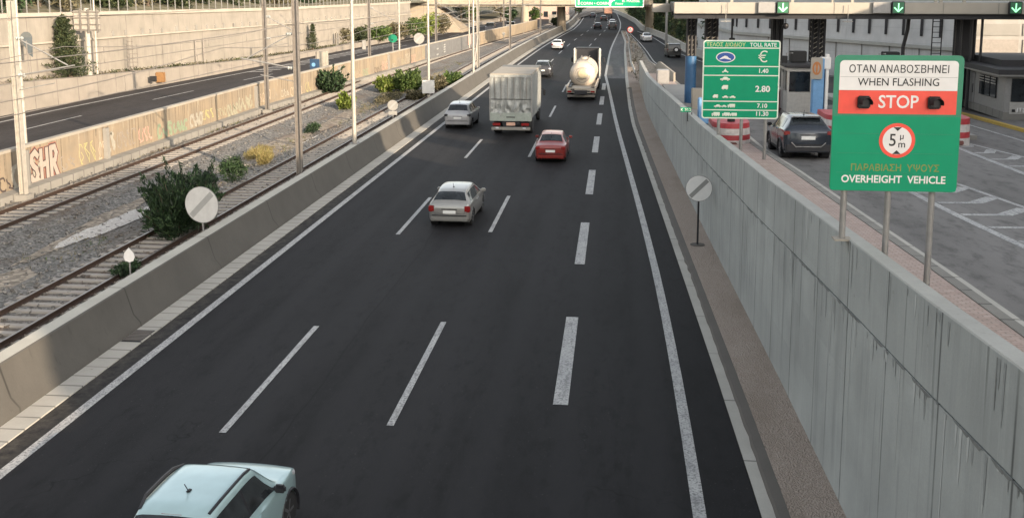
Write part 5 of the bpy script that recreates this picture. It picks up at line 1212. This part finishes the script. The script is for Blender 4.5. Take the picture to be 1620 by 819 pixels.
# ================================================================== VEHICLES
def pchip(xs, ys):
    n = len(xs); h = [xs[i + 1] - xs[i] for i in range(n - 1)]; d = [(ys[i + 1] - ys[i]) / h[i] for i in range(n - 1)]
    mm = [d[0]] + [0 if d[i - 1] * d[i] <= 0 else 2 * d[i - 1] * d[i] / (d[i - 1] + d[i]) for i in range(1, n - 1)] + [d[-1]]
    def f(x):
        if x <= xs[0]: return ys[0]
        if x >= xs[-1]: return ys[-1]
        i = 0
        while xs[i + 1] < x: i += 1
        t = (x - xs[i]) / h[i]
        return ys[i] * (1 + 2 * t) * (1 - t) ** 2 + h[i] * mm[i] * t * (1 - t) ** 2 + ys[i + 1] * t * t * (3 - 2 * t) + h[i] * mm[i + 1] * t * t * (t - 1)
    return f
class Shell:
    """car body surface: stations along the length, ring parameter s 0 (sill) .. 8 (roof centre), mirrored"""
    def __init__(s, keys, z0=.2):
        ys = [k[0] for k in keys]; s.y0, s.y1 = ys[0], ys[-1]; s.z0 = z0
        s.w, s.zb, s.zr, s.wr = (pchip(ys, [k[i] for k in keys]) for i in (1, 2, 3, 4))
    def ring(s, y):
        w, zb, zr, wr = s.w(y), s.zb(y), s.zr(y), s.wr(y); hg = max(0, min(1, (zr - zb) / .4)); z0 = s.z0
        e = min(1, min(y - s.y0, s.y1 - y) / .25); z0 = z0 + .07 * (1 - max(0, e))
        zm = (z0 + zb) * .5 + .04
        return [(w * .90, z0), (w * .985, z0 + .10), (w, zm), (w * .985, zb - .07), (w * .955, zb), (wr + .035 * hg + (1 - hg) * .08, zr - .07 * hg - .012), (wr - .05 * hg, zr - .004), (wr * .5, zr + .016), (0, zr + .022)]
    def pt(s, y, q, sd=1, off=0.):
        r = s.ring(y); i = min(int(q), 7); f = q - i
        a, b = Vector(r[i]), Vector(r[i + 1]); p = a + (b - a) * f
        if i >= 2:                                         # rounded section above the sill
            c0, c3 = Vector(r[i - 1]), (Vector(r[i + 2]) if i < 7 else Vector((-r[7][0], r[7][1])))
            p = .5 * (2 * a + (b - c0) * f + (2 * c0 - 5 * a + 4 * b - c3) * f * f + (3 * a - c0 - 3 * b + c3) * f ** 3)
        if off:
            t = (b - a).normalized(); nrm = Vector((t.y, -t.x)); p = p + nrm * off
        return Vector((sd * p.x, y, p.y))
    def patch(s, m, mat, ya, yb, qa, qb, sd=1, off=.006, n=10, k=3, shear=None):
        rows = []
        for i in range(n + 1):
            row = []
            for j in range(k + 1):
                q = qa + (qb - qa) * j / k; f = i / n
                a = ya(q) if callable(ya) else ya; b = yb(q) if callable(yb) else yb
                row.append(s.pt(a + (b - a) * f, q, sd, off))
            rows.append(row)
        vs = [p for r in rows for p in r]; w = k + 1
        m.add(vs, [(i * w + j, i * w + j + 1, (i + 1) * w + j + 1, (i + 1) * w + j) for i in range(n) for j in range(k)], mat)
    def top(s, m, mat, ya, yb, qa, off=.006, n=8, curve=.0):
        rows = []
        qs = [qa + (8 - qa) * j / 4 for j in range(5)]
        for i in range(n + 1):
            y = ya + (yb - ya) * i / n
            rows.append([s.pt(y, q, 1, off) for q in qs] + [s.pt(y, q, -1, off) for q in qs[-2::-1]])
        w = len(rows[0]); vs = [p for r in rows for p in r]
        m.add(vs, [(i * w + j, i * w + j + 1, (i + 1) * w + j + 1, (i + 1) * w + j) for i in range(n) for j in range(w - 1)], mat)
    def body(s, m, mat, wheels, rw, step=.05):
        n = int((s.y1 - s.y0) / step); ys = frange(s.y0, s.y1, n); qs = [k / 3 for k in range(25)]
        rows = []
        for y in ys: rows.append([s.pt(y, q, 1) for q in qs] + [s.pt(y, q, -1) for q in qs[-2::-1]])
        w = len(rows[0]); vs = [p for r in rows for p in r]; fs = []
        for i in range(len(rows) - 1):
            for j in range(w - 1):
                c = (rows[i][j] + rows[i + 1][j + 1]) / 2
                if any((c.y - wy) ** 2 + (c.z - rw) ** 2 < (rw + .05) ** 2 for wy in wheels) and abs(c.x) > .3: continue
                fs.append((i * w + j, i * w + j + 1, (i + 1) * w + j + 1, (i + 1) * w + j))
        fs.append(tuple(range(w))); fs.append(tuple((len(rows) - 1) * w + k for k in range(w))[::-1])
        m.add(vs, fs, mat)
SHAPES = dict(
    hatch=dict(L=4.17, W=1.70, keys=[(0, .64, .76, .78, .56), (.05, .75, .87, .91, .64), (.14, .815, .92, 1.02, .63), (.58, .845, .94, 1.315, .545), (.98, .85, .94, 1.385, .56), (1.6, .85, .935, 1.415, .57), (2.1, .85, .93, 1.40, .565), (2.48, .85, .92, 1.35, .55), (3.20, .84, .89, .95, .66), (3.75, .80, .80, .83, .64), (4.10, .70, .62, .65, .54), (4.17, .60, .52, .55, .46)],
               rear=(.17, .55), front=(2.58, 3.12), side=(.46, 3.02), bp=1.62, ax=(.72, 3.30), rw=.31),
    sedan=dict(L=4.45, W=1.74, keys=[(0, .62, .80, .82, .56), (.05, .75, .90, .93, .64), (.45, .83, .94, 1.00, .64), (.62, .84, .945, 1.05, .60), (1.22, .86, .95, 1.38, .54), (1.75, .87, .95, 1.43, .56), (2.4, .87, .94, 1.42, .56), (2.75, .87, .93, 1.38, .55), (3.48, .86, .90, .96, .68), (4.05, .82, .80, .83, .65), (4.38, .72, .62, .65, .54), (4.45, .62, .52, .55, .46)],
               rear=(.68, 1.16), front=(2.86, 3.40), side=(.92, 3.30), bp=1.95, ax=(.85, 3.52), rw=.32),
    suv=dict(L=4.40, W=1.82, keys=[(0, .72, .86, .88, .62), (.06, .83, 1.00, 1.06, .68), (.14, .86, 1.04, 1.16, .66), (.52, .885, 1.06, 1.56, .585), (1.0, .905, 1.06, 1.615, .615), (2.0, .91, 1.05, 1.63, .62), (2.5, .91, 1.04, 1.59, .605), (3.22, .90, 1.02, 1.07, .72), (3.85, .86, .95, .99, .70), (4.30, .76, .76, .79, .60), (4.40, .64, .62, .65, .5)],
             rear=(.17, .47), front=(2.60, 3.15), side=(.42, 3.05), bp=1.70, ax=(.78, 3.45), rw=.345),
    coupe=dict(L=4.36, W=1.80, keys=[(0, .76, 1.00, 1.02, .66), (.06, .85, 1.09, 1.13, .70), (.16, .88, 1.12, 1.24, .66), (.66, .905, 1.12, 1.53, .565), (1.2, .91, 1.09, 1.585, .585), (2.1, .905, 1.04, 1.58, .59), (2.5, .905, 1.0, 1.51, .575), (3.25, .89, .97, 1.02, .70), (3.85, .86, .90, .94, .68), (4.26, .76, .74, .77, .58), (4.36, .64, .6, .63, .5)],
               rear=(.20, .58), front=(2.62, 3.16), side=(.62, 3.06), bp=1.75, ax=(.80, 3.44), rw=.345),
    mini=dict(L=3.82, W=1.75, keys=[(0, .70, .86, .88, .62), (.06, .80, .98, 1.04, .66), (.14, .83, 1.02, 1.14, .64), (.48, .855, 1.04, 1.54, .565), (.8, .87, 1.04, 1.60, .585), (1.5, .875, 1.03, 1.61, .59), (2.0, .875, 1.02, 1.575, .58), (2.72, .87, 1.0, 1.05, .70), (3.25, .835, .95, .99, .70), (3.55, .77, .87, .90, .64), (3.74, .66, .72, .75, .54), (3.82, .50, .58, .61, .42)],
              rear=(.17, .44), front=(2.10, 2.64), side=(.40, 2.56), bp=1.45, ax=(.68, 3.02), rw=.34),
    jeep=dict(L=4.2, W=1.80, keys=[(0, .80, 1.05, 1.08, .70), (.05, .86, 1.12, 1.55, .70), (.15, .88, 1.12, 1.74, .72), (.8, .88, 1.12, 1.80, .74), (2.0, .88, 1.12, 1.80, .74), (2.45, .88, 1.12, 1.76, .72), (2.75, .88, 1.11, 1.18, .80), (3.6, .86, 1.08, 1.12, .80), (4.1, .84, 1.0, 1.03, .78), (4.2, .80, .9, .93, .72)],
              rear=(.045, .13), front=(2.50, 2.70), side=(.2, 2.64), bp=1.3, ax=(.75, 3.35), rw=.39),
)
def car(label, shape, color, x, y, z=0, rz=0, pitch=0, cat='car', group=None, dark_trim=False, rails=False, spare=False, detail=1, plate=True, tail=None, metal=.3, rough=.28, roof=None):
    D = SHAPES[shape]; L = D['L']; t = thing('parked_car' if False else cat.replace(' ', '_'), label, cat, (x, y, z), rz, group)
    t.rotation_euler = (pitch, 0, rz)
    sh = Shell([(k[0] - L / 2, *k[1:]) for k in D['keys']], .23 if shape in ('suv', 'coupe', 'jeep') else .19); o = -L / 2
    pm = paint(label[:40] + ' paint', color, rough, metal); rw = D['rw']; ax = [a + o for a in D['ax']]
    m = MB(); sh.body(m, pm, ax, rw, .05 if detail else .1); b = m.build('body', t, 38)
    m = MB(); m.box((0, 0, .42), (sh.w(0) * 1.35, L * .86, .3), M['black']); m.build('underbody', t)
    for a in ax:
        for sd in (-1, 1): m = MB(); m.lathe([(rw + .05, 0), (rw + .05, sd * .30)], (sd * (sh.w(a) - .33), a, rw), 18, M['black'], 'X'); m.build('wheel_arch', t)

    # glazing
    r0, r1 = D['rear']; f0, f1 = D['front']; s0, s1 = D['side']; bp = D['bp'] + o
    for sd in (-1, 1): m = MB(); sh.patch(m, M['dark'], bp - .05, bp + .05, 4.14, 4.9, sd, .0065, 2); m.build('door_pillar', t)
    m = MB(); sh.top(m, M['glass'], r0 + o, r1 + o, 5.75, .007); m.build('rear_window', t, 60)
    m = MB(); sh.top(m, M['glass'], f0 + o, f1 + o, 5.55, .007); m.build('windscreen', t, 60)
    if roof: m = MB(); sh.top(m, paint('sun faded roof paint', roof, .5, 0), r1 + .03 + o, f0 - .03 + o, 5.6, .006); m.build('roof', t, 60)  # paler roof colour stands for the reflected sky
    for sd in (-1, 1):
        m = MB(); sh.patch(m, M['glass'], lambda q: s0 + o + (q - 4.1) * .28, bp - .04, 4.14, 4.90, sd, .007); m.build('side_window', t, 60)
        m = MB(); sh.patch(m, M['glass'], bp + .04, lambda q: s1 + o - (q - 4.1) * .62, 4.14, 4.90, sd, .007, 12); m.build('side_window', t, 60)
        for ya, yb in ((ax[0] + rw + .08 if ax[0] + rw + .08 < bp - .2 else bp - .5, bp - .012), (bp + .012, bp + 1.05)):
            m = MB(); sh.patch(m, pm, ya, yb, .75, 4.06, sd, .005, 8, 8); d = m.build('door', t, 38)
            m = MB(); p = sh.pt(yb - .14 if yb < bp else yb - .9, 3.05, sd, .03); m.bbox(p, (.035, .18, .03), .01, pm if detail else M['dark']); m.build('handle', d)
        p = sh.pt(s1 + o - .18, 4.05, sd); m = MB(); m.bbox((p.x + sd * .11, p.y, p.z + .07), (.20, .11, .14), .035, pm if not dark_trim else M['dark']); m.build('mirror', t)
        # lamps
        zt = sh.zb(o + .06); wt = sh.w(o + .10)
        m = MB(); hh = .24 if shape == 'hatch' else .15; ww = .20 if shape != 'jeep' else .1
        m.bbox((sd * (wt - ww / 2 - .0), o + .05, zt - hh * .5 - .02), (ww + .05, .13, hh), .03, M['lens'] if not tail else tail); m.build('tail_lamp', t)
        m = MB(); sh.patch(m, M['lamp'], L / 2 - .52, L / 2 - .13, 3.0, 3.95, sd, .006); m.build('headlamp', t)
        if rails:
            m = MB(); m.tube([sh.pt(y_, 5.75, sd, .0 if k in (0, 5) else .05) for k, y_ in enumerate(frange(r1 + .12 + o, f0 - .06 + o, 5))], .026, 6, M['dark']); m.build('roof_rail', t)
    if detail:
        m = MB(); zt = sh.zb(o + .05)
        if plate: m.bbox((0, o + .035 - .02, zt - .26), (.5, .05, .13), .008, M['plate']); m.build('number_plate', t)
        m = MB(); sh_w = sh.w(o + .1); bh = .34 if shape == 'coupe' else .20; m.bbox((0, o + .06, sh.z0 + bh / 2 + .06), (sh_w * 1.88, .2, bh), .05, M['dark'] if dark_trim else pm); m.build('rear_bumper', t)
        if shape == 'coupe':
            m = MB(); m.tube([(-.62, o - .04, .66), (-.45, o - .05, .50), (.45, o - .05, .50), (.62, o - .04, .66)], .022, 5, M['galv']); m.build('bumper_trim', t)
            m = MB(); m.bbox((0, o + .52, sh.zr(o + .66) + .02), (1.05, .30, .045), .02, pm); m.build('spoiler', t)
        m = MB()                                          # shut line round the tailgate
        hw = sh_w * .78; zt_ = sh.zb(o + .05)
        m.tube([(-hw, o - .003, zt_ - .02), (-hw * .96, o - .003, sh.z0 + .36), (hw * .96, o - .003, sh.z0 + .36), (hw, o - .003, zt_ - .02)], .007, 4, M['dark']); m.build('shut_line', t)
        if not dark_trim: m = MB(); m.box((0, o - .012 + .0, sh.z0 + .30), (sh_w * 1.7, .06, .025), M['dark']); m.build('bumper_strip', t)
        m = MB(); m.box((0, o + .02, zt - .15), (.62, .06, .03), M['dark']); m.build('tailgate_trim', t)
        m = MB(); m.bbox((0, o + r1 + .04, sh.zr(o + r1 + .05) - .002), (.34, .05, .03), .01, M['lens']); m.build('brake_lamp', t)
        m = MB(); m.tube([(0, o + 1.05, sh.zr(o + 1.05) + .02), (0, o + .92, sh.zr(o + 1.05) + .20)], .008, 5, M['dark']); m.bbox((0, o + 1.06, sh.zr(o + 1.05) + .03), (.06, .1, .03), .01, M['dark']); m.build('antenna', t)
        m = MB(); m.tube([(.05, o + r0 + .03, sh.zr(o + r0) + .045), (-.32, o + r0 + .12, sh.zr(o + r0 + .1) + .04)], .009, 5, M['dark']); m.build('wiper', t)
    if dark_trim:
        for sd in (-1, 1):
            m = MB()
            for a in ax: m.tube([(sd * (sh.w(a) + .0), a + (rw + .055) * math.cos(q), rw + (rw + .055) * math.sin(q)) for q in frange(-.35, math.pi + .35, 14)], .028, 5, M['dark'])
            sh.patch(m, M['dark'], ax[0] + rw + .06, ax[1] - rw - .06, .05, 1.1, sd, .012)
            m.build('cladding', t)
    if spare:
        m = MB(); m.lathe([(.16, .0), (.34, -.02), (.36, -.12), (.34, -.2), (.0, -.21)], (.22, o, 1.0), 22, M['tyre']); s_ = m.build('spare_wheel', t); m = MB(); m.disc((.22, o - .215, 1.0), .2, 20, 'Y', M['white'], .02); m.build('cover', s_)
    for a in ax:
        for sd in (-1, 1):
            w = bpy.data.objects.new('wheel', None); COL.objects.link(w); w.parent = t; w.location = (sd * (sh.w(a) - .12), a, rw); w.empty_display_size = .1
            m = MB(); m.lathe([(rw * .62, -.10), (rw * .93, -.105), (rw, -.07), (rw, .07), (rw * .93, .105), (rw * .62, .10)], (0, 0, 0), 24, M['tyre'], 'X'); m.build('tyre', w, 40)
            m = MB(); m.lathe([(.03, sd * .09), (rw * .2, sd * .085), (rw * .66, sd * .05), (rw * .66, -sd * .05)], (0, 0, 0), 20, M['dark'], 'X')
            for k in range(5):
                q = 2 * math.pi * k / 5; m.box((sd * .088, math.cos(q) * rw * .36, math.sin(q) * rw * .36), (.025, rw * .15, rw * .62), M['rim'], Matrix.Rotation(q - math.pi / 2, 3, 'X'))
            m.tube([(sd * .085, rw * .63 * math.cos(2 * math.pi * k / 20), rw * .63 * math.sin(2 * math.pi * k / 20)) for k in range(21)], .014, 5, M['rim']); m.build('rim', w)
    return t
car('pale teal crossover with black roof rails, cut by the bottom picture edge', 'mini', (.36, .50, .515), -6.40, 15.60, 0, math.radians(-3.0), dark_trim=True, rails=True)
car('silver hatchback driving alone in the middle of the motorway', 'hatch', (.30, .295, .28), -6.33, 41.95, 0, math.radians(-1.5), metal=.5)
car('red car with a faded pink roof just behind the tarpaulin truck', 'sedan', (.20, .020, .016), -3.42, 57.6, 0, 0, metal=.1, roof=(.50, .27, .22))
car('white crossover next to the barrier, left of the tarpaulin truck', 'suv', (.36, .36, .37), -10.3, 70.5, 0, math.radians(-1), tail=M['dark'])
car('dark grey off-roader half hidden in front of the tarpaulin truck', 'suv', (.05, .05, .055), -7.55, 110.5, 0, 0, tail=M['lamp'], rails=True)
car('small white car far ahead in the left lane', 'hatch', (.66, .66, .65), -8.75, 158.5, 0, 0)
car('dark car far ahead in the middle lane', 'hatch', (.03, .03, .035), -4.15, 233, 0, 0, detail=0)
car('dark estate car far ahead in the right lane', 'suv', (.035, .036, .04), -.95, 233, 0, 0, detail=0)
car('pale grey car driving just ahead of the dark estate car', 'hatch', (.55, .55, .56), -1.1, 256, 0, 0, detail=0)
car('tiny dark car left of the farthest truck', 'hatch', (.03, .03, .03), -3.6, 290, 0, 0, detail=0)
car('tiny dark car alone at the far end of the left lane', 'hatch', (.04, .045, .06), -7.2, 318, 0, 0, detail=0)
car('dark grey blue crossover with raised tail waiting at the toll lane', 'coupe', (.030, .038, .052), 7.0, 41.4, pz(41.4), math.radians(1), -.032, dark_trim=True, metal=.4, rough=.2)
car('dark off-roader with a spare wheel on its tail, going down the ramp', 'jeep', (.025, .025, .026), 7.2, 139, pz(139), math.radians(4), -.025, spare=True, plate=False)
car('white car ahead on the toll ramp', 'sedan', (.60, .60, .60), 4.95, 181.5, .02, math.radians(4))
car('dark blue car on the far carriageway behind the wall', 'hatch', (.04, .07, .14), -24.6 + 1.2, 160, 0, math.pi + .05, group=None)
car('dark van like car with pale windscreen, oncoming on the far carriageway', 'jeep', (.05, .055, .07), -26.0, 218, 0, math.pi, plate=False)
car('white oncoming van like car close to the bridge column', 'jeep', (.62, .62, .62), -22.3, 224, 0, math.pi, plate=False)
# ---- lorry with tarpaulin box
def wheel_at(t, x, y, r=.48, w=.28, dual=False):
    e = bpy.data.objects.new('wheel', None); COL.objects.link(e); e.parent = t; e.location = (x, y, r); sd = 1 if x > 0 else -1
    m = MB(); m.lathe([(r * .55, -w / 2), (r * .92, -w / 2), (r, -w / 2 + .05), (r, w / 2 - .05), (r * .92, w / 2), (r * .55, w / 2)], (0, 0, 0), 24, M['tyre'], 'X'); m.build('tyre', e, 40)
    m = MB(); m.lathe([(.04, sd * w * .35), (r * .25, sd * w * .3), (r * .57, sd * w * .42), (r * .57, -sd * w * .4)], (0, 0, 0), 20, M['rim'], 'X'); m.build('rim', e)
def cab(t, y, w, h, col, name='cab', z0=.55):
    m = MB(); m.bbox((0, y + .95, (h + z0) / 2), (w, 1.9, h - z0), .12, col); c = m.build(name, t, 40)
    m = MB(); m.box((0, y + 1.905, h * .68), (w * .86, .05, h * .3), M['glass']); m.build('windscreen', c)
    for s in (-1, 1):
        m = MB(); m.box((s * (w / 2 + .005), y + 1.25, h * .68), (.03, .85, h * .26), M['glass']); m.build('side_window', c)
        m = MB(); m.tube([(s * w / 2, y + 1.8, h * .78), (s * (w / 2 + .28), y + 1.8, h * .76)], .02, 5, M['dark']); m.bbox((s * (w / 2 + .28), y + 1.78, h * .68), (.18, .1, .42), .03, M['dark']); m.build('mirror', c)
    return c
t = thing('box_truck', 'truck with a grey tarpaulin box body seen from behind', 'truck', (-6.52, 65.4, 0), math.radians(-.5))
W2 = 1.30; zf, zt = 1.0, 3.86
m = MB(); NX, NZ = 40, 44; vs = []
for j in range(NZ + 1):
    for i in range(NX + 1):
        u, v = i / NX, j / NZ; x = (u - .5) * 2 * (W2 - .04); zz = zf + .12 + v * (zt - zf - .3)
        d = .045 * math.sin(u * 31 + 1.3 * math.sin(v * 3)) * (.3 + v) * (.6 + noise.noise(Vector((u * 4, v, 9)))) + .03 * noise.noise(Vector((u * 5, v * 2, 0)))
        if v < .46: d += .26 * (1 - abs(v - .22) / .24) * (noise.noise(Vector(((u - .5) * 9 * (1 + v), v * 5 - abs(u - .5) * 7, 2))) + .5 * noise.noise(Vector((u * 14, v * 12 + abs(u - .5) * 15, 7)))) if abs(v - .22) < .24 else 0
        vs.append((x, -.02 - d - .015, zz))
m.add(vs, [(j * (NX + 1) + i, j * (NX + 1) + i + 1, (j + 1) * (NX + 1) + i + 1, (j + 1) * (NX + 1) + i) for j in range(NZ) for i in range(NX)], M['tarp']); m.build('rear_curtain', t, 180)
m = MB(); m.box((0, 3.7, (zf + zt) / 2), (2 * W2 - .06, 7.3, zt - zf - .1), M['tarp']); m.build('box_body', t)
for sd in (-1, 1):
    m = MB(); vs = []; NX, NZ = 60, 14
    for j in range(NZ + 1):
        for i in range(NX + 1):
            u, v = i / NX, j / NZ; d = .022 * math.sin(u * 44) + .025 * noise.noise(Vector((u * 12, v * 2, sd)))
            vs.append((sd * (W2 + .0 + d), .05 + u * 7.3, zf + .1 + v * (zt - zf - .25)))
    m.add(vs, [(j * (NX + 1) + i, j * (NX + 1) + i + 1, (j + 1) * (NX + 1) + i + 1, (j + 1) * (NX + 1) + i) for j in range(NZ) for i in range(NX)], M['tarp']); m.build('side_curtain', t, 180)
m = MB(); m.bbox((0, 3.68, zt - .01), (2 * W2 + .06, 7.5, .12), .05, M['pale']); m.box((0, -.075, zt - .1), (2 * W2, .05, .16), M['tarp']); m.build('roof', t, 40)
m = MB()
for sd in (-1, 1): m.box((sd * W2, -.03, (zf + zt) / 2), (.08, .08, zt - zf), M['galv'])
m.build('corner_post', t)
m = MB(); m.box((0, -.10, 2.32), (2 * W2 - .1, .02, .035), M['dark'])
for k in range(6): m.box((-W2 + .3 + k * .40, -.085, 3.0), (.03, .03, 1.4), M['mast'], Matrix.Rotation(.02 * (k % 3 - 1), 3, 'Y'))
m.build('curtain_strap', t)
m = MB(); m.bbox((0, -.07, zf + .21), (2 * W2, .07, .52), .015, plain('grey green drop side', (.27, .30, .27), .5)); m.box((0, -.11, zf + .2), (.55, .02, .06), M['dark']); m.build('tailgate', t)
m = MB(); m.box((0, 3.7, .86), (1.1, 7.4, .26), M['dark']); m.box((0, 3.7, .98), (2.5, 7.3, .08), M['dark']); m.build('chassis', t)
m = MB(); m.bbox((0, -.02, .47), (2.45, .14, .20), .03, M['kerb']); m.build('rear_bumper', t)
for sd in (-1, 1):
    m = MB(); m.bbox((sd * .9, -.03, .74), (.5, .1, .17), .02, M['lens']); m.build('tail_lamp', t)
    m = MB(); m.bbox((sd * .85, -.10, .52), (.2, .06, .1), .02, M['lamp']); m.build('reversing_lamp', t)
m = MB(); m.bbox((0, -.03, .76), (.56, .05, .2), .01, plain('orange plate', (.55, .34, .25), .5)); m.build('number_plate', t)
cab(t, 7.55, 2.2, 2.7, paint('pale truck cab paint', (.42, .42, .40)))
for y in (1.7, 8.5):
    for sd in (-1, 1): wheel_at(t, sd * 1.0, y, .47, .5 if y < 3 else .27)
# ---- tanker with tank
tk = plain('cream tank paint', (.52, .45, .37), .38, .15, .16, 2.2)
t = thing('tanker_truck', 'cream tanker truck with a domed tank end and pale cab fairings', 'truck', (-2.88, 85.0, 0), math.radians(-.8))
m = MB(); m.lathe([(.02, -.42), (.35, -.38), (.7, -.25), (.95, -.06), (1.07, .18), (1.09, .5), (1.09, 5.6), (1.05, 6.2), (.8, 6.6), (.3, 6.8)], (0, 4.2, 1.92), 40, tk); k_ = m.build('tank', t, 40)
m = MB()
for y in (4.55, 6.4, 8.3, 9.8): m.tube([(1.105 * math.cos(q), y, 1.92 + 1.105 * math.sin(q)) for q in frange(0, 2 * math.pi, 36)], .03, 5, M['mast_light'])
m.build('tank_band', k_)
m = MB(); m.lathe([(.3, 0), (.3, .16), (.26, .2), (.05, .22)], (0, 7.2, 2.98), 18, tk, 'Z'); m.lathe([(.24, 0), (.24, .14), (.05, .18)], (0, 9.2, 2.98), 18, M['mast'], 'Z'); m.build('manhole', k_)
m = MB(); 
for s in (-.35, .35): m.tube([(s, 5.0, 3.05), (s, 10.4, 3.12)], .03, 5, M['mast'])
for k in range(12): m.box((0, 5.2 + k * .45, 3.06), (.7, .05, .02), M['mast'])
m.build('walkway', k_)
m = MB(); m.tube([(.62 * math.cos(q), 3.72 + .12 * math.cos(q * 1.0) * 0, 1.92 + .62 * math.sin(q)) for q in frange(0, 2 * math.pi, 28)], .02, 5, M['mast']); m.tube([(-.45, 3.80, 1.62), (0, 3.735, 1.56), (.3, 3.77, 1.64)], .035, 5, M['mast']); m.build('tank_fitting', k_)
emb = plain('ochre tank emblem', (.44, .375, .25), .5)
m = MB(); m.lathe([(.40, .02), (.30, -.02), (.05, -.04)], (0, 3.775, 2.0), 20, emb); m.build('tank_mark', k_)
m = MB(); m.bbox((0, 5.6, .93), (2.46, 7.6, .16), .03, M['pale']); m.box((0, 6.5, .72), (1.0, 11, .3), M['dark'])
for s in (-1, 1): m.bbox((s * 1.16, 5.6, 1.08), (.14, 7.6, .24), .03, tk)
m.build('chassis', t)
m = MB(); m.bbox((0, 1.78, .80), (2.42, .14, .42), .03, M['pale']); m.build('rear_panel', t)
m = MB(); m.bbox((0, 1.85, .36), (2.3, .16, .20), .03, M['mast']); m.build('rear_bumper', t)
m = MB(); m.box((0, 1.70, .76), (1.5, .03, .09), M['dark']); m.box((-.7, 1.69, .9), (.3, .03, .1), M['dark']); m.build('rear_marking', t)
for sd in (-1, 1):
    m = MB(); m.bbox((sd * .95, 1.69, .72), (.34, .06, .14), .02, M['lens']); m.build('tail_lamp', t)
    for y in (2.6, 3.95, 5.3, 12.2): wheel_at(t, sd * 1.0, y, .5, .34)
    wheel_at(t, sd * 1.02, 15.1, .5, .3)
    m = MB(); m.bbox((sd * .99, 2.6 + 1.35, 1.06), (.4, 3.9, .05), .02, M['dark']); m.build('mudguard', t)
cb = cab(t, 13.7, 2.44, 3.5, paint('pale cab paint', (.58, .56, .52)), 'cab', .6)
m = MB(); m.bbox((0, 13.62, 2.3), (1.95, .12, 2.4), .03, M['dark']); m.build('cab_back', cb)
for sd in (-1, 1): m = MB(); m.bbox((sd * 1.16, 13.15, 2.2), (.14, 1.2, 2.85), .05, paint('fairing paint', (.62, .60, .55))); m.build('fairing', cb, 40)
m = MB(); m.bbox((0, 14.3, 3.55), (2.2, 1.2, .16), .06, M['dark']); m.build('roof_deflector', cb)
# ---- far lorry
t = thing('box_truck', 'farthest truck with a reddish orange load at the road bend', 'truck', (-2.6, 312, 0))
m = MB(); m.bbox((0, 2.0, 2.5), (2.3, 4, 2.3), .05, plain('pale red load', (.50, .28, .20), .6)); m.build('box_body', t)
m = MB(); m.bbox((0, 2.5, .95), (2.4, 7, .5), .05, M['dark']); m.build('chassis', t)
cab(t, 4.4, 2.3, 3.2, M['pale'])
for sd in (-1, 1):
    for y in (1, 5.4): wheel_at(t, sd * 1.0, y, .5, .35)
